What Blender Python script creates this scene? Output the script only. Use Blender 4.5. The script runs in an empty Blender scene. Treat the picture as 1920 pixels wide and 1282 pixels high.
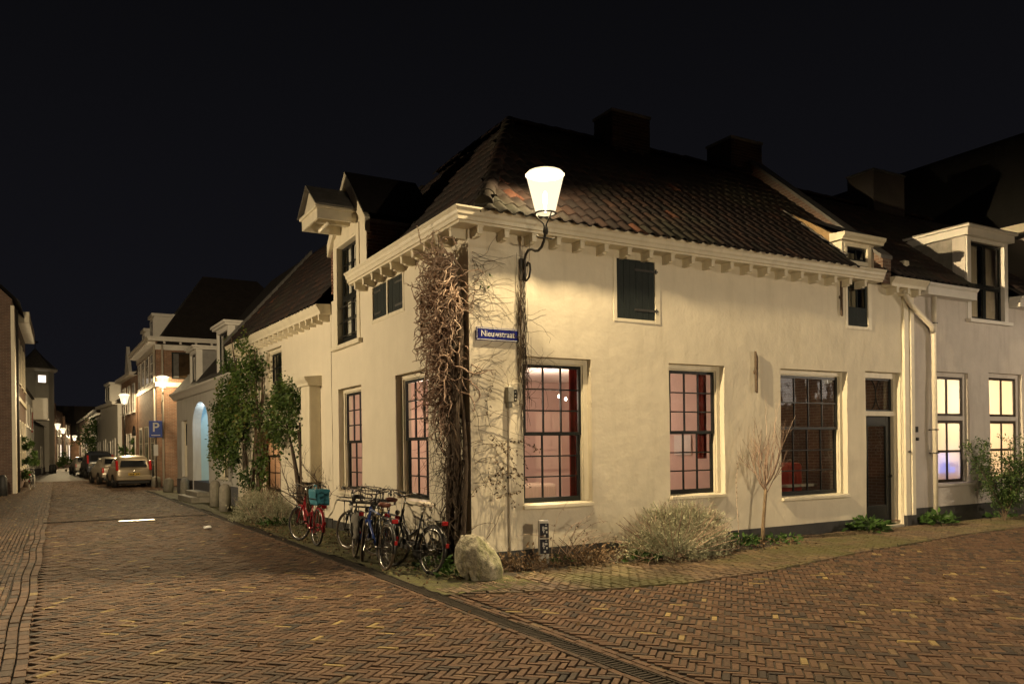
import bpy, bmesh, math, random
import numpy as np
from mathutils import Vector, Matrix, noise
random.seed(7); rng = np.random.default_rng(7)
R = math.radians
scene = bpy.context.scene
COL = scene.collection

# ------------------------------------------------------------------ camera
cam_d = bpy.data.cameras.new('camera')
cam_d.sensor_width = 36.0; cam_d.lens = 28.125; cam_d.shift_y = 0.1026
cam_d.clip_start = 0.05; cam_d.clip_end = 600
cam = bpy.data.objects.new('camera', cam_d); COL.objects.link(cam)
cam.location = (0, 0, 1.75); cam.rotation_euler = (R(90), 0.0125, 0)
scene.camera = cam

# ------------------------------------------------------------------ world: clear night sky over a lit town
w = bpy.data.worlds.new('World'); scene.world = w; w.use_nodes = True
nt = w.node_tree; nt.nodes.clear()
wo = nt.nodes.new('ShaderNodeOutputWorld'); bg = nt.nodes.new('ShaderNodeBackground')
tc = nt.nodes.new('ShaderNodeTexCoord'); sep = nt.nodes.new('ShaderNodeSeparateXYZ'); rp = nt.nodes.new('ShaderNodeValToRGB')
nt.links.new(tc.outputs['Generated'], sep.inputs[0]); nt.links.new(sep.outputs['Z'], rp.inputs[0])
rp.color_ramp.elements[0].position = 0.0; rp.color_ramp.elements[0].color = (0.0072, 0.0071, 0.0095, 1)
rp.color_ramp.elements[1].position = 0.55; rp.color_ramp.elements[1].color = (0.0027, 0.0027, 0.0033, 1)
nt.links.new(rp.outputs[0], bg.inputs['Color']); bg.inputs['Strength'].default_value = 1.0
nt.links.new(bg.outputs[0], wo.inputs['Surface'])

# ------------------------------------------------------------------ exposure and sampling
vs = scene.view_settings; vs.view_transform = 'Standard'; vs.look = 'None'; vs.exposure = 0.0; vs.gamma = 1.0
vs.use_curve_mapping = False
scene.render.engine = 'CYCLES'
cy = scene.cycles
cy.use_denoising = True; cy.max_bounces = 6; cy.diffuse_bounces = 3; cy.glossy_bounces = 3; cy.transparent_max_bounces = 12
cy.transmission_bounces = 4; cy.volume_bounces = 0; cy.sample_clamp_indirect = 4.0; cy.caustics_reflective = False; cy.caustics_refractive = False
cy.use_adaptive_sampling = False

# strengths of the street lamps and of the added fill lamp (W) and their colours
MAIN_W, LEFT_W, RIGHT_W, FILL_W = 450.0, 570.0, 225.0, 370.0
SODIUM = (1.0, 0.755, 0.41); WARM = (1.0, 0.80, 0.55)

# ------------------------------------------------------------------ place frame: x along the right hand facade, y along the left hand one
CX, CY, ANG = -0.6102, 11.7702, R(29.604)
ca, sa = math.cos(ANG), math.sin(ANG)
def W(x, y, z=0.0): return (CX + ca*x - sa*y, CY + sa*x + ca*y, z)

# ------------------------------------------------------------------ objects
def tag(o, label=None, cat=None, group=None, kind=None):
    if label: o['label'] = label
    if cat: o['category'] = cat
    if group: o['group'] = group
    if kind: o['kind'] = kind
    return o
def thing(name, label, cat, x, y, z=0.0, rot=0.0, group=None):
    o = bpy.data.objects.new(name, None); COL.objects.link(o); o.empty_display_size = 0.2
    o.location = W(x, y, z); o.rotation_euler = (0, 0, ANG + rot)
    return tag(o, label, cat, group)
def link(name, me, parent=None, loc=None, rot=None):
    o = bpy.data.objects.new(name, me); COL.objects.link(o)
    if parent is not None: o.parent = parent
    if loc is not None: o.location = loc
    if rot is not None: o.rotation_euler = rot
    return o
def placed(o, x=0, y=0, z=0, rot=0):
    o.location = W(x, y, z); o.rotation_euler = (0, 0, ANG + rot); return o
def light(name, parent, loc, watts, col, radius=0.08, falloff=None):
    d = bpy.data.lights.new(name, 'POINT'); d.energy = watts; d.color = col; d.shadow_soft_size = radius
    if falloff:
        d.use_nodes = True; n = d.node_tree.nodes; e = n.get('Emission') or n.new('ShaderNodeEmission')
        lf = n.new('ShaderNodeLightFalloff'); lf.inputs['Strength'].default_value = 1.0; lf.inputs['Smooth'].default_value = 0.0
        l_ = n.new('ShaderNodeMath'); l_.operation = 'MULTIPLY'; l_.inputs[1].default_value = falloff[0]; k_ = n.new('ShaderNodeMath'); k_.operation = 'MULTIPLY_ADD'; k_.inputs[1].default_value = falloff[1]
        K = d.node_tree.links.new; K(lf.outputs['Linear'], l_.inputs[0]); K(lf.outputs['Constant'], k_.inputs[0]); K(l_.outputs[0], k_.inputs[2]); K(k_.outputs[0], e.inputs['Strength'])
    o = bpy.data.objects.new(name, d); COL.objects.link(o); o.parent = parent; o.location = loc
    return o

ident = lambda p: p
tfR = lambda p: (p[0], -p[1], p[2])          # facade coordinates (along, outward, up) of a wall facing -y
tfL = lambda p: (-p[1], p[0], p[2])          # and of a wall facing -x

class MB:
    def __init__(s, tf=ident): s.v = []; s.f = []; s.tf = tf
    def add(s, vs, fs):
        b = len(s.v); s.v += [tuple(s.tf(p)) for p in vs]; s.f += [tuple(i + b for i in f) for f in fs]; return s
    def box(s, a0, a1, b0, b1, c0, c1):
        return s.add([(a0,b0,c0),(a1,b0,c0),(a1,b1,c0),(a0,b1,c0),(a0,b0,c1),(a1,b0,c1),(a1,b1,c1),(a0,b1,c1)],
                     [(0,3,2,1),(4,5,6,7),(0,1,5,4),(1,2,6,5),(2,3,7,6),(3,0,4,7)])
    def quad(s, *p): return s.add(p, [tuple(range(len(p)))])
    def prism(s, poly, d0, d1, fn):
        n = len(poly); vs = [fn(p[0], p[1], d0) for p in poly] + [fn(p[0], p[1], d1) for p in poly]
        fs = [tuple(range(n))[::-1], tuple(range(n, 2*n))] + [(i, (i+1) % n, n + (i+1) % n, n + i) for i in range(n)]
        return s.add(vs, fs)
    def tube(s, pts, rad, n=8, closed=False, caps=True):
        pts = [Vector(p) for p in pts]; m = len(pts); rs = rad if isinstance(rad, (list, tuple)) else [rad]*m
        up = None; vs = []; fs = []
        for i, p in enumerate(pts):
            if closed: t = pts[(i+1) % m] - pts[i-1]
            else: t = pts[min(i+1, m-1)] - pts[max(i-1, 0)]
            if t.length < 1e-9: t = Vector((0, 0, 1))
            t.normalize()
            if up is None: up = Vector((0, 0, 1)) if abs(t.z) < 0.9 else Vector((1, 0, 0))
            a = t.cross(up)
            if a.length < 1e-6: a = t.orthogonal()
            a.normalize(); b = a.cross(t); up = b
            for k in range(n):
                th = 2*math.pi*k/n; vs.append(p + (a*math.cos(th) + b*math.sin(th))*rs[i])
        for i in range(m if closed else m-1):
            j = (i+1) % m
            for k in range(n):
                l = (k+1) % n; fs.append((i*n+k, i*n+l, j*n+l, j*n+k))
        if caps and not closed:
            fs.append(tuple(range(n))[::-1]); fs.append(tuple(range((m-1)*n, m*n)))
        return s.add(vs, fs)
    def lathe(s, prof, n=16, c=(0,0,0), axis='z', caps=True):
        vs = []; fs = []
        for r, z in prof:
            for k in range(n):
                th = 2*math.pi*k/n; x, y = r*math.cos(th), r*math.sin(th)
                q = (x, y, z) if axis == 'z' else (x, z, y) if axis == 'y' else (z, x, y)
                vs.append((c[0]+q[0], c[1]+q[1], c[2]+q[2]))
        m = len(prof)
        for i in range(m-1):
            for k in range(n):
                l = (k+1) % n; fs.append((i*n+k, i*n+l, (i+1)*n+l, (i+1)*n+k))
        if caps: fs.append(tuple(range(n))[::-1]); fs.append(tuple(range((m-1)*n, m*n)))
        return s.add(vs, fs)
    def torus(s, R0, r, n=32, m=8, c=(0,0,0), axis='y'):
        pts = []
        for k in range(n):
            th = 2*math.pi*k/n; x, z = R0*math.cos(th), R0*math.sin(th)
            pts.append((c[0]+x, c[1], c[2]+z) if axis == 'y' else (c[0]+x, c[1]+z, c[2]))
        return s.tube(pts, r, m, closed=True)
    def sweep(s, prof, fn, ends):
        # prof: closed list of (n,h); ends: list of along-values or functions of (n,h)
        k = len(prof); vs = []; fs = []
        for e in ends:
            for (n, h) in prof: vs.append(fn(e(n, h) if callable(e) else e, n, h))
        for i in range(len(ends)-1):
            for j in range(k):
                l = (j+1) % k; fs.append((i*k+j, i*k+l, (i+1)*k+l, (i+1)*k+j))
        fs.append(tuple(range(k))[::-1]); fs.append(tuple(range((len(ends)-1)*k, len(ends)*k)))
        return s.add(vs, fs)
    def mesh(s, name, mat, smooth=False, recalc=True):
        me = bpy.data.meshes.new(name); me.from_pydata(s.v, [], s.f)
        if recalc:
            bm = bmesh.new(); bm.from_mesh(me); bmesh.ops.recalc_face_normals(bm, faces=bm.faces); bm.to_mesh(me); bm.free()
        if mat is not None: me.materials.append(mat)
        if smooth:
            me.polygons.foreach_set('use_smooth', [True]*len(me.polygons))
            if smooth == 'auto':
                try: me.set_sharp_from_angle(angle=R(40))
                except Exception: pass
        return me
    def build(s, name, mat, parent=None, smooth=False, bevel=0, recalc=True):
        o = link(name, s.mesh(name, mat, smooth, recalc), parent)
        if bevel:
            md = o.modifiers.new('bevel', 'BEVEL'); md.width = bevel; md.segments = 2; md.limit_method = 'ANGLE'; md.angle_limit = R(40)
        return o

def np_mesh(name, V, F, mat, rnd=None):
    V = np.asarray(V, dtype=np.float32); F = np.asarray(F, dtype=np.int32); k = F.shape[1]
    me = bpy.data.meshes.new(name); me.vertices.add(len(V)); me.vertices.foreach_set('co', V.ravel())
    me.loops.add(F.size); me.loops.foreach_set('vertex_index', F.ravel())
    me.polygons.add(len(F)); me.polygons.foreach_set('loop_start', np.arange(0, F.size, k, dtype=np.int32))
    try: me.polygons.foreach_set('loop_total', np.full(len(F), k, dtype=np.int32))
    except Exception: pass
    if rnd is not None:
        a = me.attributes.new('rnd', 'FLOAT', 'POINT'); a.data.foreach_set('value', np.asarray(rnd, dtype=np.float32))
    me.update(calc_edges=True); me.validate()
    me.shade_flat()
    if mat is not None: me.materials.append(mat)
    return me

# ------------------------------------------------------------------ materials
def nodes(name):
    m = bpy.data.materials.new(name); m.use_nodes = True; t = m.node_tree; t.nodes.clear()
    out = t.nodes.new('ShaderNodeOutputMaterial'); return m, t, out
def N(t, kind, **kw):
    n = t.nodes.new('ShaderNode' + kind)
    for k, v in kw.items():
        if k in n.inputs.keys(): n.inputs[k].default_value = v
        else: setattr(n, k, v)
    return n
def ramp(t, fac, stops):
    r = t.nodes.new('ShaderNodeValToRGB'); e = r.color_ramp.elements
    while len(e) < len(stops): e.new(0.5)
    for el, (p, c) in zip(e, stops): el.position = p; el.color = (*c, 1)
    t.links.new(fac, r.inputs[0]); return r.outputs[0]
def mul(c, k): return tuple(min(1, x*k) for x in c)
def M(name, col, rough=0.6, var=0.12, scale=6.0, bump=0.15, bscale=30.0, metal=0.0, stain=None, coord='Object', big=0.0, spec=0.5, col2=None, stretch=None):
    m, t, out = nodes(name); L = t.links.new
    b = N(t, 'BsdfPrincipled', Roughness=rough, Metallic=metal); b.inputs['Specular IOR Level'].default_value = spec
    c = N(t, 'TexCoord'); vec = c.outputs[coord]
    if stretch:
        mp = N(t, 'Mapping'); mp.inputs['Scale'].default_value = stretch; L(vec, mp.inputs[0]); vec = mp.outputs[0]
    n1 = N(t, 'TexNoise', Scale=scale, Detail=6.0, Roughness=0.6); L(vec, n1.inputs['Vector'])
    base = ramp(t, n1.outputs['Fac'], [(0.3, mul(col, 1-var)), (0.7, mul(col2 or col, 1+var))])
    if stain:
        mp = N(t, 'Mapping'); mp.inputs['Scale'].default_value = (3.0, 3.0, 0.5); L(c.outputs[coord], mp.inputs[0])
        n2 = N(t, 'TexNoise', Scale=1.3, Detail=5.0, Roughness=0.65); L(mp.outputs[0], n2.inputs['Vector'])
        f = ramp(t, n2.outputs['Fac'], [(0.5, (0, 0, 0)), (0.75, (1, 1, 1))])
        mx = N(t, 'MixRGB', blend_type='MIX'); L(f, mx.inputs[0]); L(base, mx.inputs[1]); mx.inputs[2].default_value = (*stain, 1)
        base = mx.outputs[0]
    L(base, b.inputs['Base Color'])
    if bump or big:
        n3 = N(t, 'TexNoise', Scale=bscale, Detail=5.0, Roughness=0.6); L(vec, n3.inputs['Vector'])
        bp = N(t, 'Bump', Strength=bump, Distance=0.02); L(n3.outputs['Fac'], bp.inputs['Height']); last = bp
        if big:
            n4 = N(t, 'TexNoise', Scale=2.2, Detail=3.0, Roughness=0.55); L(vec, n4.inputs['Vector'])
            b2 = N(t, 'Bump', Strength=big, Distance=0.08); L(n4.outputs['Fac'], b2.inputs['Height']); L(bp.outputs[0], b2.inputs['Normal']); last = b2
        L(last.outputs[0], b.inputs['Normal'])
    L(b.outputs[0], out.inputs[0]); return m
def emis(name, col, s):
    m, t, out = nodes(name); e = N(t, 'Emission', Strength=s); e.inputs['Color'].default_value = (*col, 1); t.links.new(e.outputs[0], out.inputs[0]); return m
def attr_mat(name, stops, rough=0.75, bump=0.3, bscale=60.0, trans=0.0, noisy=0.25, moss=None, spec=0.4):
    """colour from the per-piece value 'rnd', with grain"""
    m, t, out = nodes(name); L = t.links.new
    b = N(t, 'BsdfPrincipled', Roughness=rough); b.inputs['Specular IOR Level'].default_value = spec
    a = N(t, 'Attribute', attribute_name='rnd'); base = ramp(t, a.outputs['Fac'], stops)
    c = N(t, 'TexCoord'); g = N(t, 'NewGeometry')
    n1 = N(t, 'TexNoise', Scale=bscale*0.5, Detail=5.0, Roughness=0.65); L(g.outputs['Position'], n1.inputs['Vector'])
    gr = ramp(t, n1.outputs['Fac'], [(0.3, (1-noisy,)*3), (0.7, (1+noisy*0.0,)*3)])
    mx = N(t, 'MixRGB', blend_type='MULTIPLY'); mx.inputs[0].default_value = 1.0; L(base, mx.inputs[1]); L(gr, mx.inputs[2]); base = mx.outputs[0]
    if moss:
        n2 = N(t, 'TexNoise', Scale=0.55, Detail=5.0, Roughness=0.6); L(g.outputs['Position'], n2.inputs['Vector'])
        f = ramp(t, n2.outputs['Fac'], [(moss[1], (0, 0, 0)), (moss[1]+0.16, (moss[2],)*3)])
        m2 = N(t, 'MixRGB', blend_type='MIX'); L(f, m2.inputs[0]); L(base, m2.inputs[1]); m2.inputs[2].default_value = (*moss[0], 1); base = m2.outputs[0]
    L(base, b.inputs['Base Color'])
    if bump:
        n3 = N(t, 'TexNoise', Scale=bscale, Detail=4.0); L(g.outputs['Position'], n3.inputs['Vector'])
        bp = N(t, 'Bump', Strength=bump, Distance=0.006); L(n3.outputs['Fac'], bp.inputs['Height']); L(bp.outputs[0], b.inputs['Normal'])
    if trans:
        tr = N(t, 'BsdfTranslucent'); L(base, tr.inputs[0]); ms = N(t, 'MixShader'); ms.inputs[0].default_value = trans
        L(b.outputs[0], ms.inputs[1]); L(tr.outputs[0], ms.inputs[2]); L(ms.outputs[0], out.inputs[0])
    else: L(b.outputs[0], out.inputs[0])
    return m
def glass(name, tint=(0.93, 0.95, 0.93), refl=1.0):
    m, t, out = nodes(name); L = t.links.new
    tr = N(t, 'BsdfTransparent'); tr.inputs[0].default_value = (*tint, 1); g = N(t, 'BsdfGlossy', Roughness=0.03)
    fr = N(t, 'Fresnel', IOR=1.55); c = N(t, 'TexCoord'); n = N(t, 'TexNoise', Scale=3.0, Detail=2.0); L(c.outputs['Object'], n.inputs['Vector'])
    bp = N(t, 'Bump', Strength=0.12, Distance=0.02); L(n.outputs['Fac'], bp.inputs['Height']); L(bp.outputs[0], g.inputs['Normal'])
    k = N(t, 'Math', operation='MULTIPLY'); L(fr.outputs[0], k.inputs[0]); k.inputs[1].default_value = refl
    ms = N(t, 'MixShader'); L(k.outputs[0], ms.inputs[0]); L(tr.outputs[0], ms.inputs[1]); L(g.outputs[0], ms.inputs[2]); L(ms.outputs[0], out.inputs[0])
    return m
def frosted(name, col, op=0.55):
    m, t, out = nodes(name); L = t.links.new
    tr = N(t, 'BsdfTransparent'); tl = N(t, 'BsdfTranslucent'); tl.inputs[0].default_value = (*col, 1)
    df = N(t, 'BsdfPrincipled', Roughness=0.25); df.inputs['Base Color'].default_value = (*mul(col, 0.5), 1)
    a = N(t, 'MixShader'); a.inputs[0].default_value = 0.25; L(tl.outputs[0], a.inputs[1]); L(df.outputs[0], a.inputs[2])
    b = N(t, 'MixShader'); b.inputs[0].default_value = op; L(tr.outputs[0], b.inputs[1]); L(a.outputs[0], b.inputs[2]); L(b.outputs[0], out.inputs[0]); return m
def brickmat(name, c1, c2, mortar, scale=1.0, bump=0.6, rough=0.85):
    m, t, out = nodes(name); L = t.links.new
    b = N(t, 'BsdfPrincipled', Roughness=rough); c = N(t, 'TexCoord'); sp = N(t, 'SeparateXYZ'); L(c.outputs['Object'], sp.inputs[0])
    s = N(t, 'Math', operation='ADD'); L(sp.outputs['X'], s.inputs[0]); L(sp.outputs['Y'], s.inputs[1])
    cb = N(t, 'CombineXYZ'); L(s.outputs[0], cb.inputs['X']); L(sp.outputs['Z'], cb.inputs['Y'])
    br = N(t, 'TexBrick', Scale=scale); br.inputs['Brick Width'].default_value = 0.22; br.inputs['Row Height'].default_value = 0.068; br.inputs['Mortar Size'].default_value = 0.007
    br.inputs['Color1'].default_value = (*c1, 1); br.inputs['Color2'].default_value = (*c2, 1); br.inputs['Mortar'].default_value = (*mortar, 1); L(cb.outputs[0], br.inputs['Vector'])
    n1 = N(t, 'TexNoise', Scale=3.0, Detail=6.0); L(c.outputs['Object'], n1.inputs['Vector'])
    gr = ramp(t, n1.outputs['Fac'], [(0.3, (0.7,)*3), (0.7, (1.0,)*3)])
    mx = N(t, 'MixRGB', blend_type='MULTIPLY'); mx.inputs[0].default_value = 1.0; L(br.outputs['Color'], mx.inputs[1]); L(gr, mx.inputs[2]); L(mx.outputs[0], b.inputs['Base Color'])
    bp = N(t, 'Bump', Strength=bump, Distance=0.01, invert=True); L(br.outputs['Fac'], bp.inputs['Height']); L(bp.outputs[0], b.inputs['Normal'])
    L(b.outputs[0], out.inputs[0]); return m

m_plaster = M('cream_plaster', (0.66, 0.60, 0.48), 0.8, 0.06, 2.5, 0.18, 20, stain=(0.57, 0.515, 0.405), big=0.22)
m_plaster_l = M('cream_plaster_smooth', (0.68, 0.62, 0.50), 0.8, 0.05, 1.8, 0.12, 18, stain=(0.645, 0.585, 0.47), big=0.15)
m_plaster_g = M('grey_plaster', (0.50, 0.46, 0.42), 0.85, 0.08, 2.5, 0.22, 22, stain=(0.40, 0.36, 0.33), big=0.45)
m_plaster_w = M('white_plaster', (0.56, 0.54, 0.50), 0.85, 0.06, 2.0, 0.15, 20, stain=(0.45, 0.42, 0.38), big=0.2)
m_trim = M('cream_paint', (0.70, 0.64, 0.50), 0.5, 0.06, 5, 0.08, 40, stain=(0.58, 0.52, 0.40))
m_trim_w = M('white_paint', (0.66, 0.63, 0.58), 0.5, 0.05, 5, 0.06, 40)
m_black = M('black_paint', (0.014, 0.016, 0.016), 0.4, 0.2, 12, 0.1, 60, spec=0.2)
m_shut = M('dark_green_boards', (0.020, 0.026, 0.026), 0.6, 0.3, 8, 0.3, 40, stretch=(6, 6, 0.6), spec=0.12)
m_plinth = M('tarred_plinth', (0.035, 0.034, 0.033), 0.6, 0.3, 5, 0.3, 30)
m_iron = M('wrought_iron', (0.045, 0.042, 0.038), 0.5, 0.3, 20, 0.25, 60, metal=0.3)
m_rust = M('rusty_iron', (0.09, 0.06, 0.04), 0.8, 0.4, 20, 0.4, 60)
m_lead = M('lead_sheet', (0.11, 0.105, 0.10), 0.6, 0.25, 6, 0.2, 20)
m_slate = M('lead_roofing', (0.20, 0.185, 0.165), 0.55, 0.3, 5, 0.2, 20)
m_zinc = M('painted_pipe', (0.62, 0.56, 0.46), 0.45, 0.06, 8, 0.08, 40)
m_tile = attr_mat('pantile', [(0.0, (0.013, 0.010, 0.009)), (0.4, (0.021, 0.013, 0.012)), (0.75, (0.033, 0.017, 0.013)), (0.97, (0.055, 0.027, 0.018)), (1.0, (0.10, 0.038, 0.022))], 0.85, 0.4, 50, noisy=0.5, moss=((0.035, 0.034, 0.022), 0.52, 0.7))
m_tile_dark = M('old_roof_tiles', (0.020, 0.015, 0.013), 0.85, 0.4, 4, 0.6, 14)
m_brick_o = attr_mat('old_wall_brick', [(0.0, (0.12, 0.06, 0.04)), (0.5, (0.22, 0.11, 0.07)), (1.0, (0.30, 0.17, 0.11))], 0.85, 0.5, 80, noisy=0.4)
m_brick_s = attr_mat('chimney_brick', [(0.0, (0.035, 0.024, 0.019)), (0.5, (0.065, 0.042, 0.032)), (1.0, (0.10, 0.065, 0.048))], 0.9, 0.5, 80, noisy=0.5)  # darker tones than the other wall brick, for the laid chimneys
m_mortar_s = M('chimney_mortar', (0.12, 0.10, 0.08), 0.9, 0.2, 12, 0.5, 60)  # darker mortar between the chimney bricks
m_mortar = M('lime_mortar', (0.36, 0.32, 0.25), 0.9, 0.15, 12, 0.5, 60)
m_brick_far = brickmat('brown_brickwork', (0.23, 0.115, 0.07), (0.30, 0.155, 0.09), (0.33, 0.28, 0.22))
m_brick_dark = brickmat('dark_brickwork', (0.13, 0.075, 0.055), (0.17, 0.10, 0.07), (0.22, 0.19, 0.16))
m_glass = glass('window_glass')
m_glass_dark = glass('old_window_glass', (0.75, 0.78, 0.75), 1.6)
m_frost = frosted('frosted_glass', (0.85, 0.80, 0.72), 0.75)
m_room = M('pink_room_wall', (0.60, 0.45, 0.39), 0.8, 0.03, 3, 0.05, 20)
m_room_y = M('yellow_room_wall', (0.60, 0.52, 0.10), 0.8, 0.03, 3, 0.05, 20)
m_ceil = M('room_ceiling', (0.75, 0.68, 0.63), 0.8, 0.03, 3, 0.05, 20)
m_floor = M('room_floor', (0.22, 0.12, 0.07), 0.5, 0.2, 5, 0.05, 20)
m_curt = M('red_curtain', (0.30, 0.04, 0.03), 0.85, 0.3, 5, 0.2, 30)
m_curt_y = M('yellow_curtain', (0.55, 0.45, 0.04), 0.85, 0.2, 5, 0.2, 30)
m_net = M('cream_curtain', (0.55, 0.45, 0.33), 0.85, 0.15, 6, 0.2, 30, stretch=(8, 8, 0.5))
m_soil = M('dark_soil', (0.035, 0.026, 0.018), 0.95, 0.4, 9, 0.8, 40, big=0.3)
m_bark = M('vine_bark', (0.085, 0.06, 0.042), 0.9, 0.35, 14, 0.8, 40, stretch=(4, 4, 0.8))
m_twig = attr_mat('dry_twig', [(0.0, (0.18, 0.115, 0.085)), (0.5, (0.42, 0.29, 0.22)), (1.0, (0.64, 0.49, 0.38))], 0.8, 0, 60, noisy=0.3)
m_twig_d = attr_mat('dark_twig', [(0.0, (0.05, 0.035, 0.025)), (1.0, (0.15, 0.105, 0.07))], 0.85, 0, 60, noisy=0.3)
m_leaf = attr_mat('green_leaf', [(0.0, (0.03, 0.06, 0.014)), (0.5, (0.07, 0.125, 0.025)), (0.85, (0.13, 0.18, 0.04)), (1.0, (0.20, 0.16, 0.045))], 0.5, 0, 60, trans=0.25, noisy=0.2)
m_leaf_o = attr_mat('olive_leaf', [(0.0, (0.06, 0.05, 0.018)), (1.0, (0.16, 0.12, 0.045))], 0.6, 0, 60, trans=0.25, noisy=0.2)
m_leaf_w = attr_mat('weed_leaf', [(0.0, (0.03, 0.07, 0.015)), (1.0, (0.075, 0.15, 0.03))], 0.5, 0, 60, trans=0.2, noisy=0.2)
m_leaf_g = attr_mat('grey_green_leaf', [(0.0, (0.20, 0.21, 0.13)), (0.6, (0.43, 0.43, 0.30)), (1.0, (0.60, 0.58, 0.43))], 0.75, 0, 60, trans=0.2, noisy=0.2)
m_leaf_b = attr_mat('dead_leaf', [(0.0, (0.07, 0.045, 0.025)), (0.6, (0.17, 0.11, 0.06)), (1.0, (0.27, 0.18, 0.10))], 0.8, 0, 60, trans=0.1, noisy=0.2)
m_stone = M('boulder_stone', (0.36, 0.33, 0.25), 0.9, 0.55, 18, 1.0, 45, stain=(0.22, 0.25, 0.08), big=0.6)
m_conc = M('weathered_stone', (0.24, 0.22, 0.18), 0.9, 0.2, 8, 0.5, 40, stain=(0.12, 0.12, 0.07))
m_enam = M('blue_enamel_plate', (0.016, 0.022, 0.20), 0.25, 0.06, 10, 0.02); m_wpaint = M('white_enamel', (0.72, 0.72, 0.70), 0.35, 0.03)

# ================================================================== ground and paving
g = MB(); g.quad((-160, -60, -0.03), (160, -60, -0.03), (160, 220, -0.03), (-160, 220, -0.03))
ground = g.build('ground', M('joint_earth', (0.034, 0.027, 0.020), 0.95, 0.3, 7, 0.6, 50), None); tag(ground, kind='structure')

paver_stops = [(0.0, (0.050, 0.046, 0.045)), (0.18, (0.082, 0.064, 0.053)), (0.45, (0.125, 0.080, 0.057)), (0.70, (0.155, 0.099, 0.069)), (0.90, (0.18, 0.125, 0.08)), (0.955, (0.205, 0.155, 0.09)), (1.0, (0.36, 0.27, 0.12))]
m_paver = attr_mat('clay_paver', paver_stops, 0.8, 0.5, 70, noisy=0.45, moss=((0.055, 0.050, 0.022), 0.56, 0.45), spec=0.06)
m_paver_m = attr_mat('mossy_paver', [(0.0, (0.07, 0.052, 0.036)), (0.5, (0.15, 0.10, 0.062)), (1.0, (0.25, 0.175, 0.10))], 0.75, 0.6, 60, noisy=0.5, moss=((0.075, 0.075, 0.022), 0.44, 0.8))
CAMX, CAMY = -5.283, -10.534

def in_view(x, y, margin=0.3):
    wx = CX + ca*x - sa*y; wy = CY + sa*x + ca*y
    return (wy > 4.6) & (np.abs(wx) < 0.66*wy + margin)

def brick_batch(cx, cy, ang, hl, hw, name, parent, mat, singles=300, ztop=0.0, cut=None, rough=1.0):
    """bricks with bevelled tops: the largest in the picture as objects, the rest as one mesh"""
    cx = np.asarray(cx); cy = np.asarray(cy); n = len(cx)
    ang = np.broadcast_to(ang, (n,)).copy() + rng.normal(0, 0.012*rough, n)
    hl = np.broadcast_to(hl, (n,)) * rng.uniform(0.96, 1.0, n); hw = np.broadcast_to(hw, (n,)) * rng.uniform(0.93, 1.0, n)
    z = ztop + rng.normal(0, 0.0028*rough, n) + 0.008*np.sin(cx*0.9 + 1.0)*np.cos(cy*0.7)*rough
    rnd = np.clip(rng.beta(2.2, 2.2, n)*0.93, 0, 1); hi = rng.random(n) < 0.022; rnd[hi] = rng.uniform(0.95, 1.0, hi.sum())
    tx = rng.normal(0, 0.010*rough, n); ty = rng.normal(0, 0.022*rough, n)
    d = (cx - CAMX)**2 + (cy - CAMY)**2
    order = np.argsort(d); vis = in_view(cx, cy, -0.25)
    # nearest bricks that lie wholly inside the frame
    wy = CY + sa*cx + ca*cy
    cand = order[(vis & (wy > 6.15))[order]][:singles] if singles else np.array([], dtype=int)
    isS = np.zeros(n, bool); isS[cand] = True
    rest = np.where(~isS)[0]
    def verts(hl, hw, ang, cx, cy, z, tx, ty):
        b = 0.004
        hl = hl - 0.0015; hw = hw - 0.0015
        lx = np.stack([-hl+b, hl-b, hl-b, -hl+b, -hl, hl, hl, -hl], 1); ly = np.stack([-hw+b, -hw+b, hw-b, hw-b, -hw, -hw, hw, hw], 1)
        j = rng.normal(0, 0.0012, lx.shape); lx = lx + j; ly = ly + rng.normal(0, 0.0012, ly.shape)
        lz = np.stack([z]*4 + [z-0.016]*4, 1) + lx*tx[:, None] + ly*ty[:, None]
        c, s_ = np.cos(ang)[:, None], np.sin(ang)[:, None]
        return np.stack([cx[:, None] + lx*c - ly*s_, cy[:, None] + lx*s_ + ly*c, lz], 2)
    fq = np.array([(0,1,2,3), (4,5,1,0), (5,6,2,1), (6,7,3,2), (7,4,0,3)])
    V = verts(hl[rest], hw[rest], ang[rest], cx[rest], cy[rest], z[rest], tx[rest], ty[rest])
    F = (np.arange(len(rest))[:, None, None]*8 + fq[None]).reshape(-1, 4)
    o = link(name, np_mesh(name, V.reshape(-1, 3), F, mat, np.repeat(rnd[rest], 8)), parent); o['kind'] = 'stuff'
    # shared meshes for the single bricks
    fb = np.array([(0,1,2,3), (4,5,1,0), (5,6,2,1), (6,7,3,2), (7,4,0,3), (8,9,5,4), (9,10,6,5), (10,11,7,6), (11,8,4,7)])
    var = []
    h0, w0 = float(np.mean(hl)), float(np.mean(hw)) if n else 0.03
    for k in range(18):
        one = np.array([0.0])
        vv = verts(np.array([h0]), np.array([w0]), one, one, one, one, one, one)[0]
        low = vv[4:8].copy(); low[:, 2] = -0.05
        var.append(np_mesh('brick', np.vstack([vv, low]), fb, mat, np.full(12, min(1.0, 0.03 + k*0.055 if k < 17 else 0.98))))
    for i in cand:
        link('brick', var[int(min(17, max(0, round(rnd[i]*17))))], parent, (cx[i], cy[i], z[i]), (ty[i], -tx[i], ang[i]))

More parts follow.
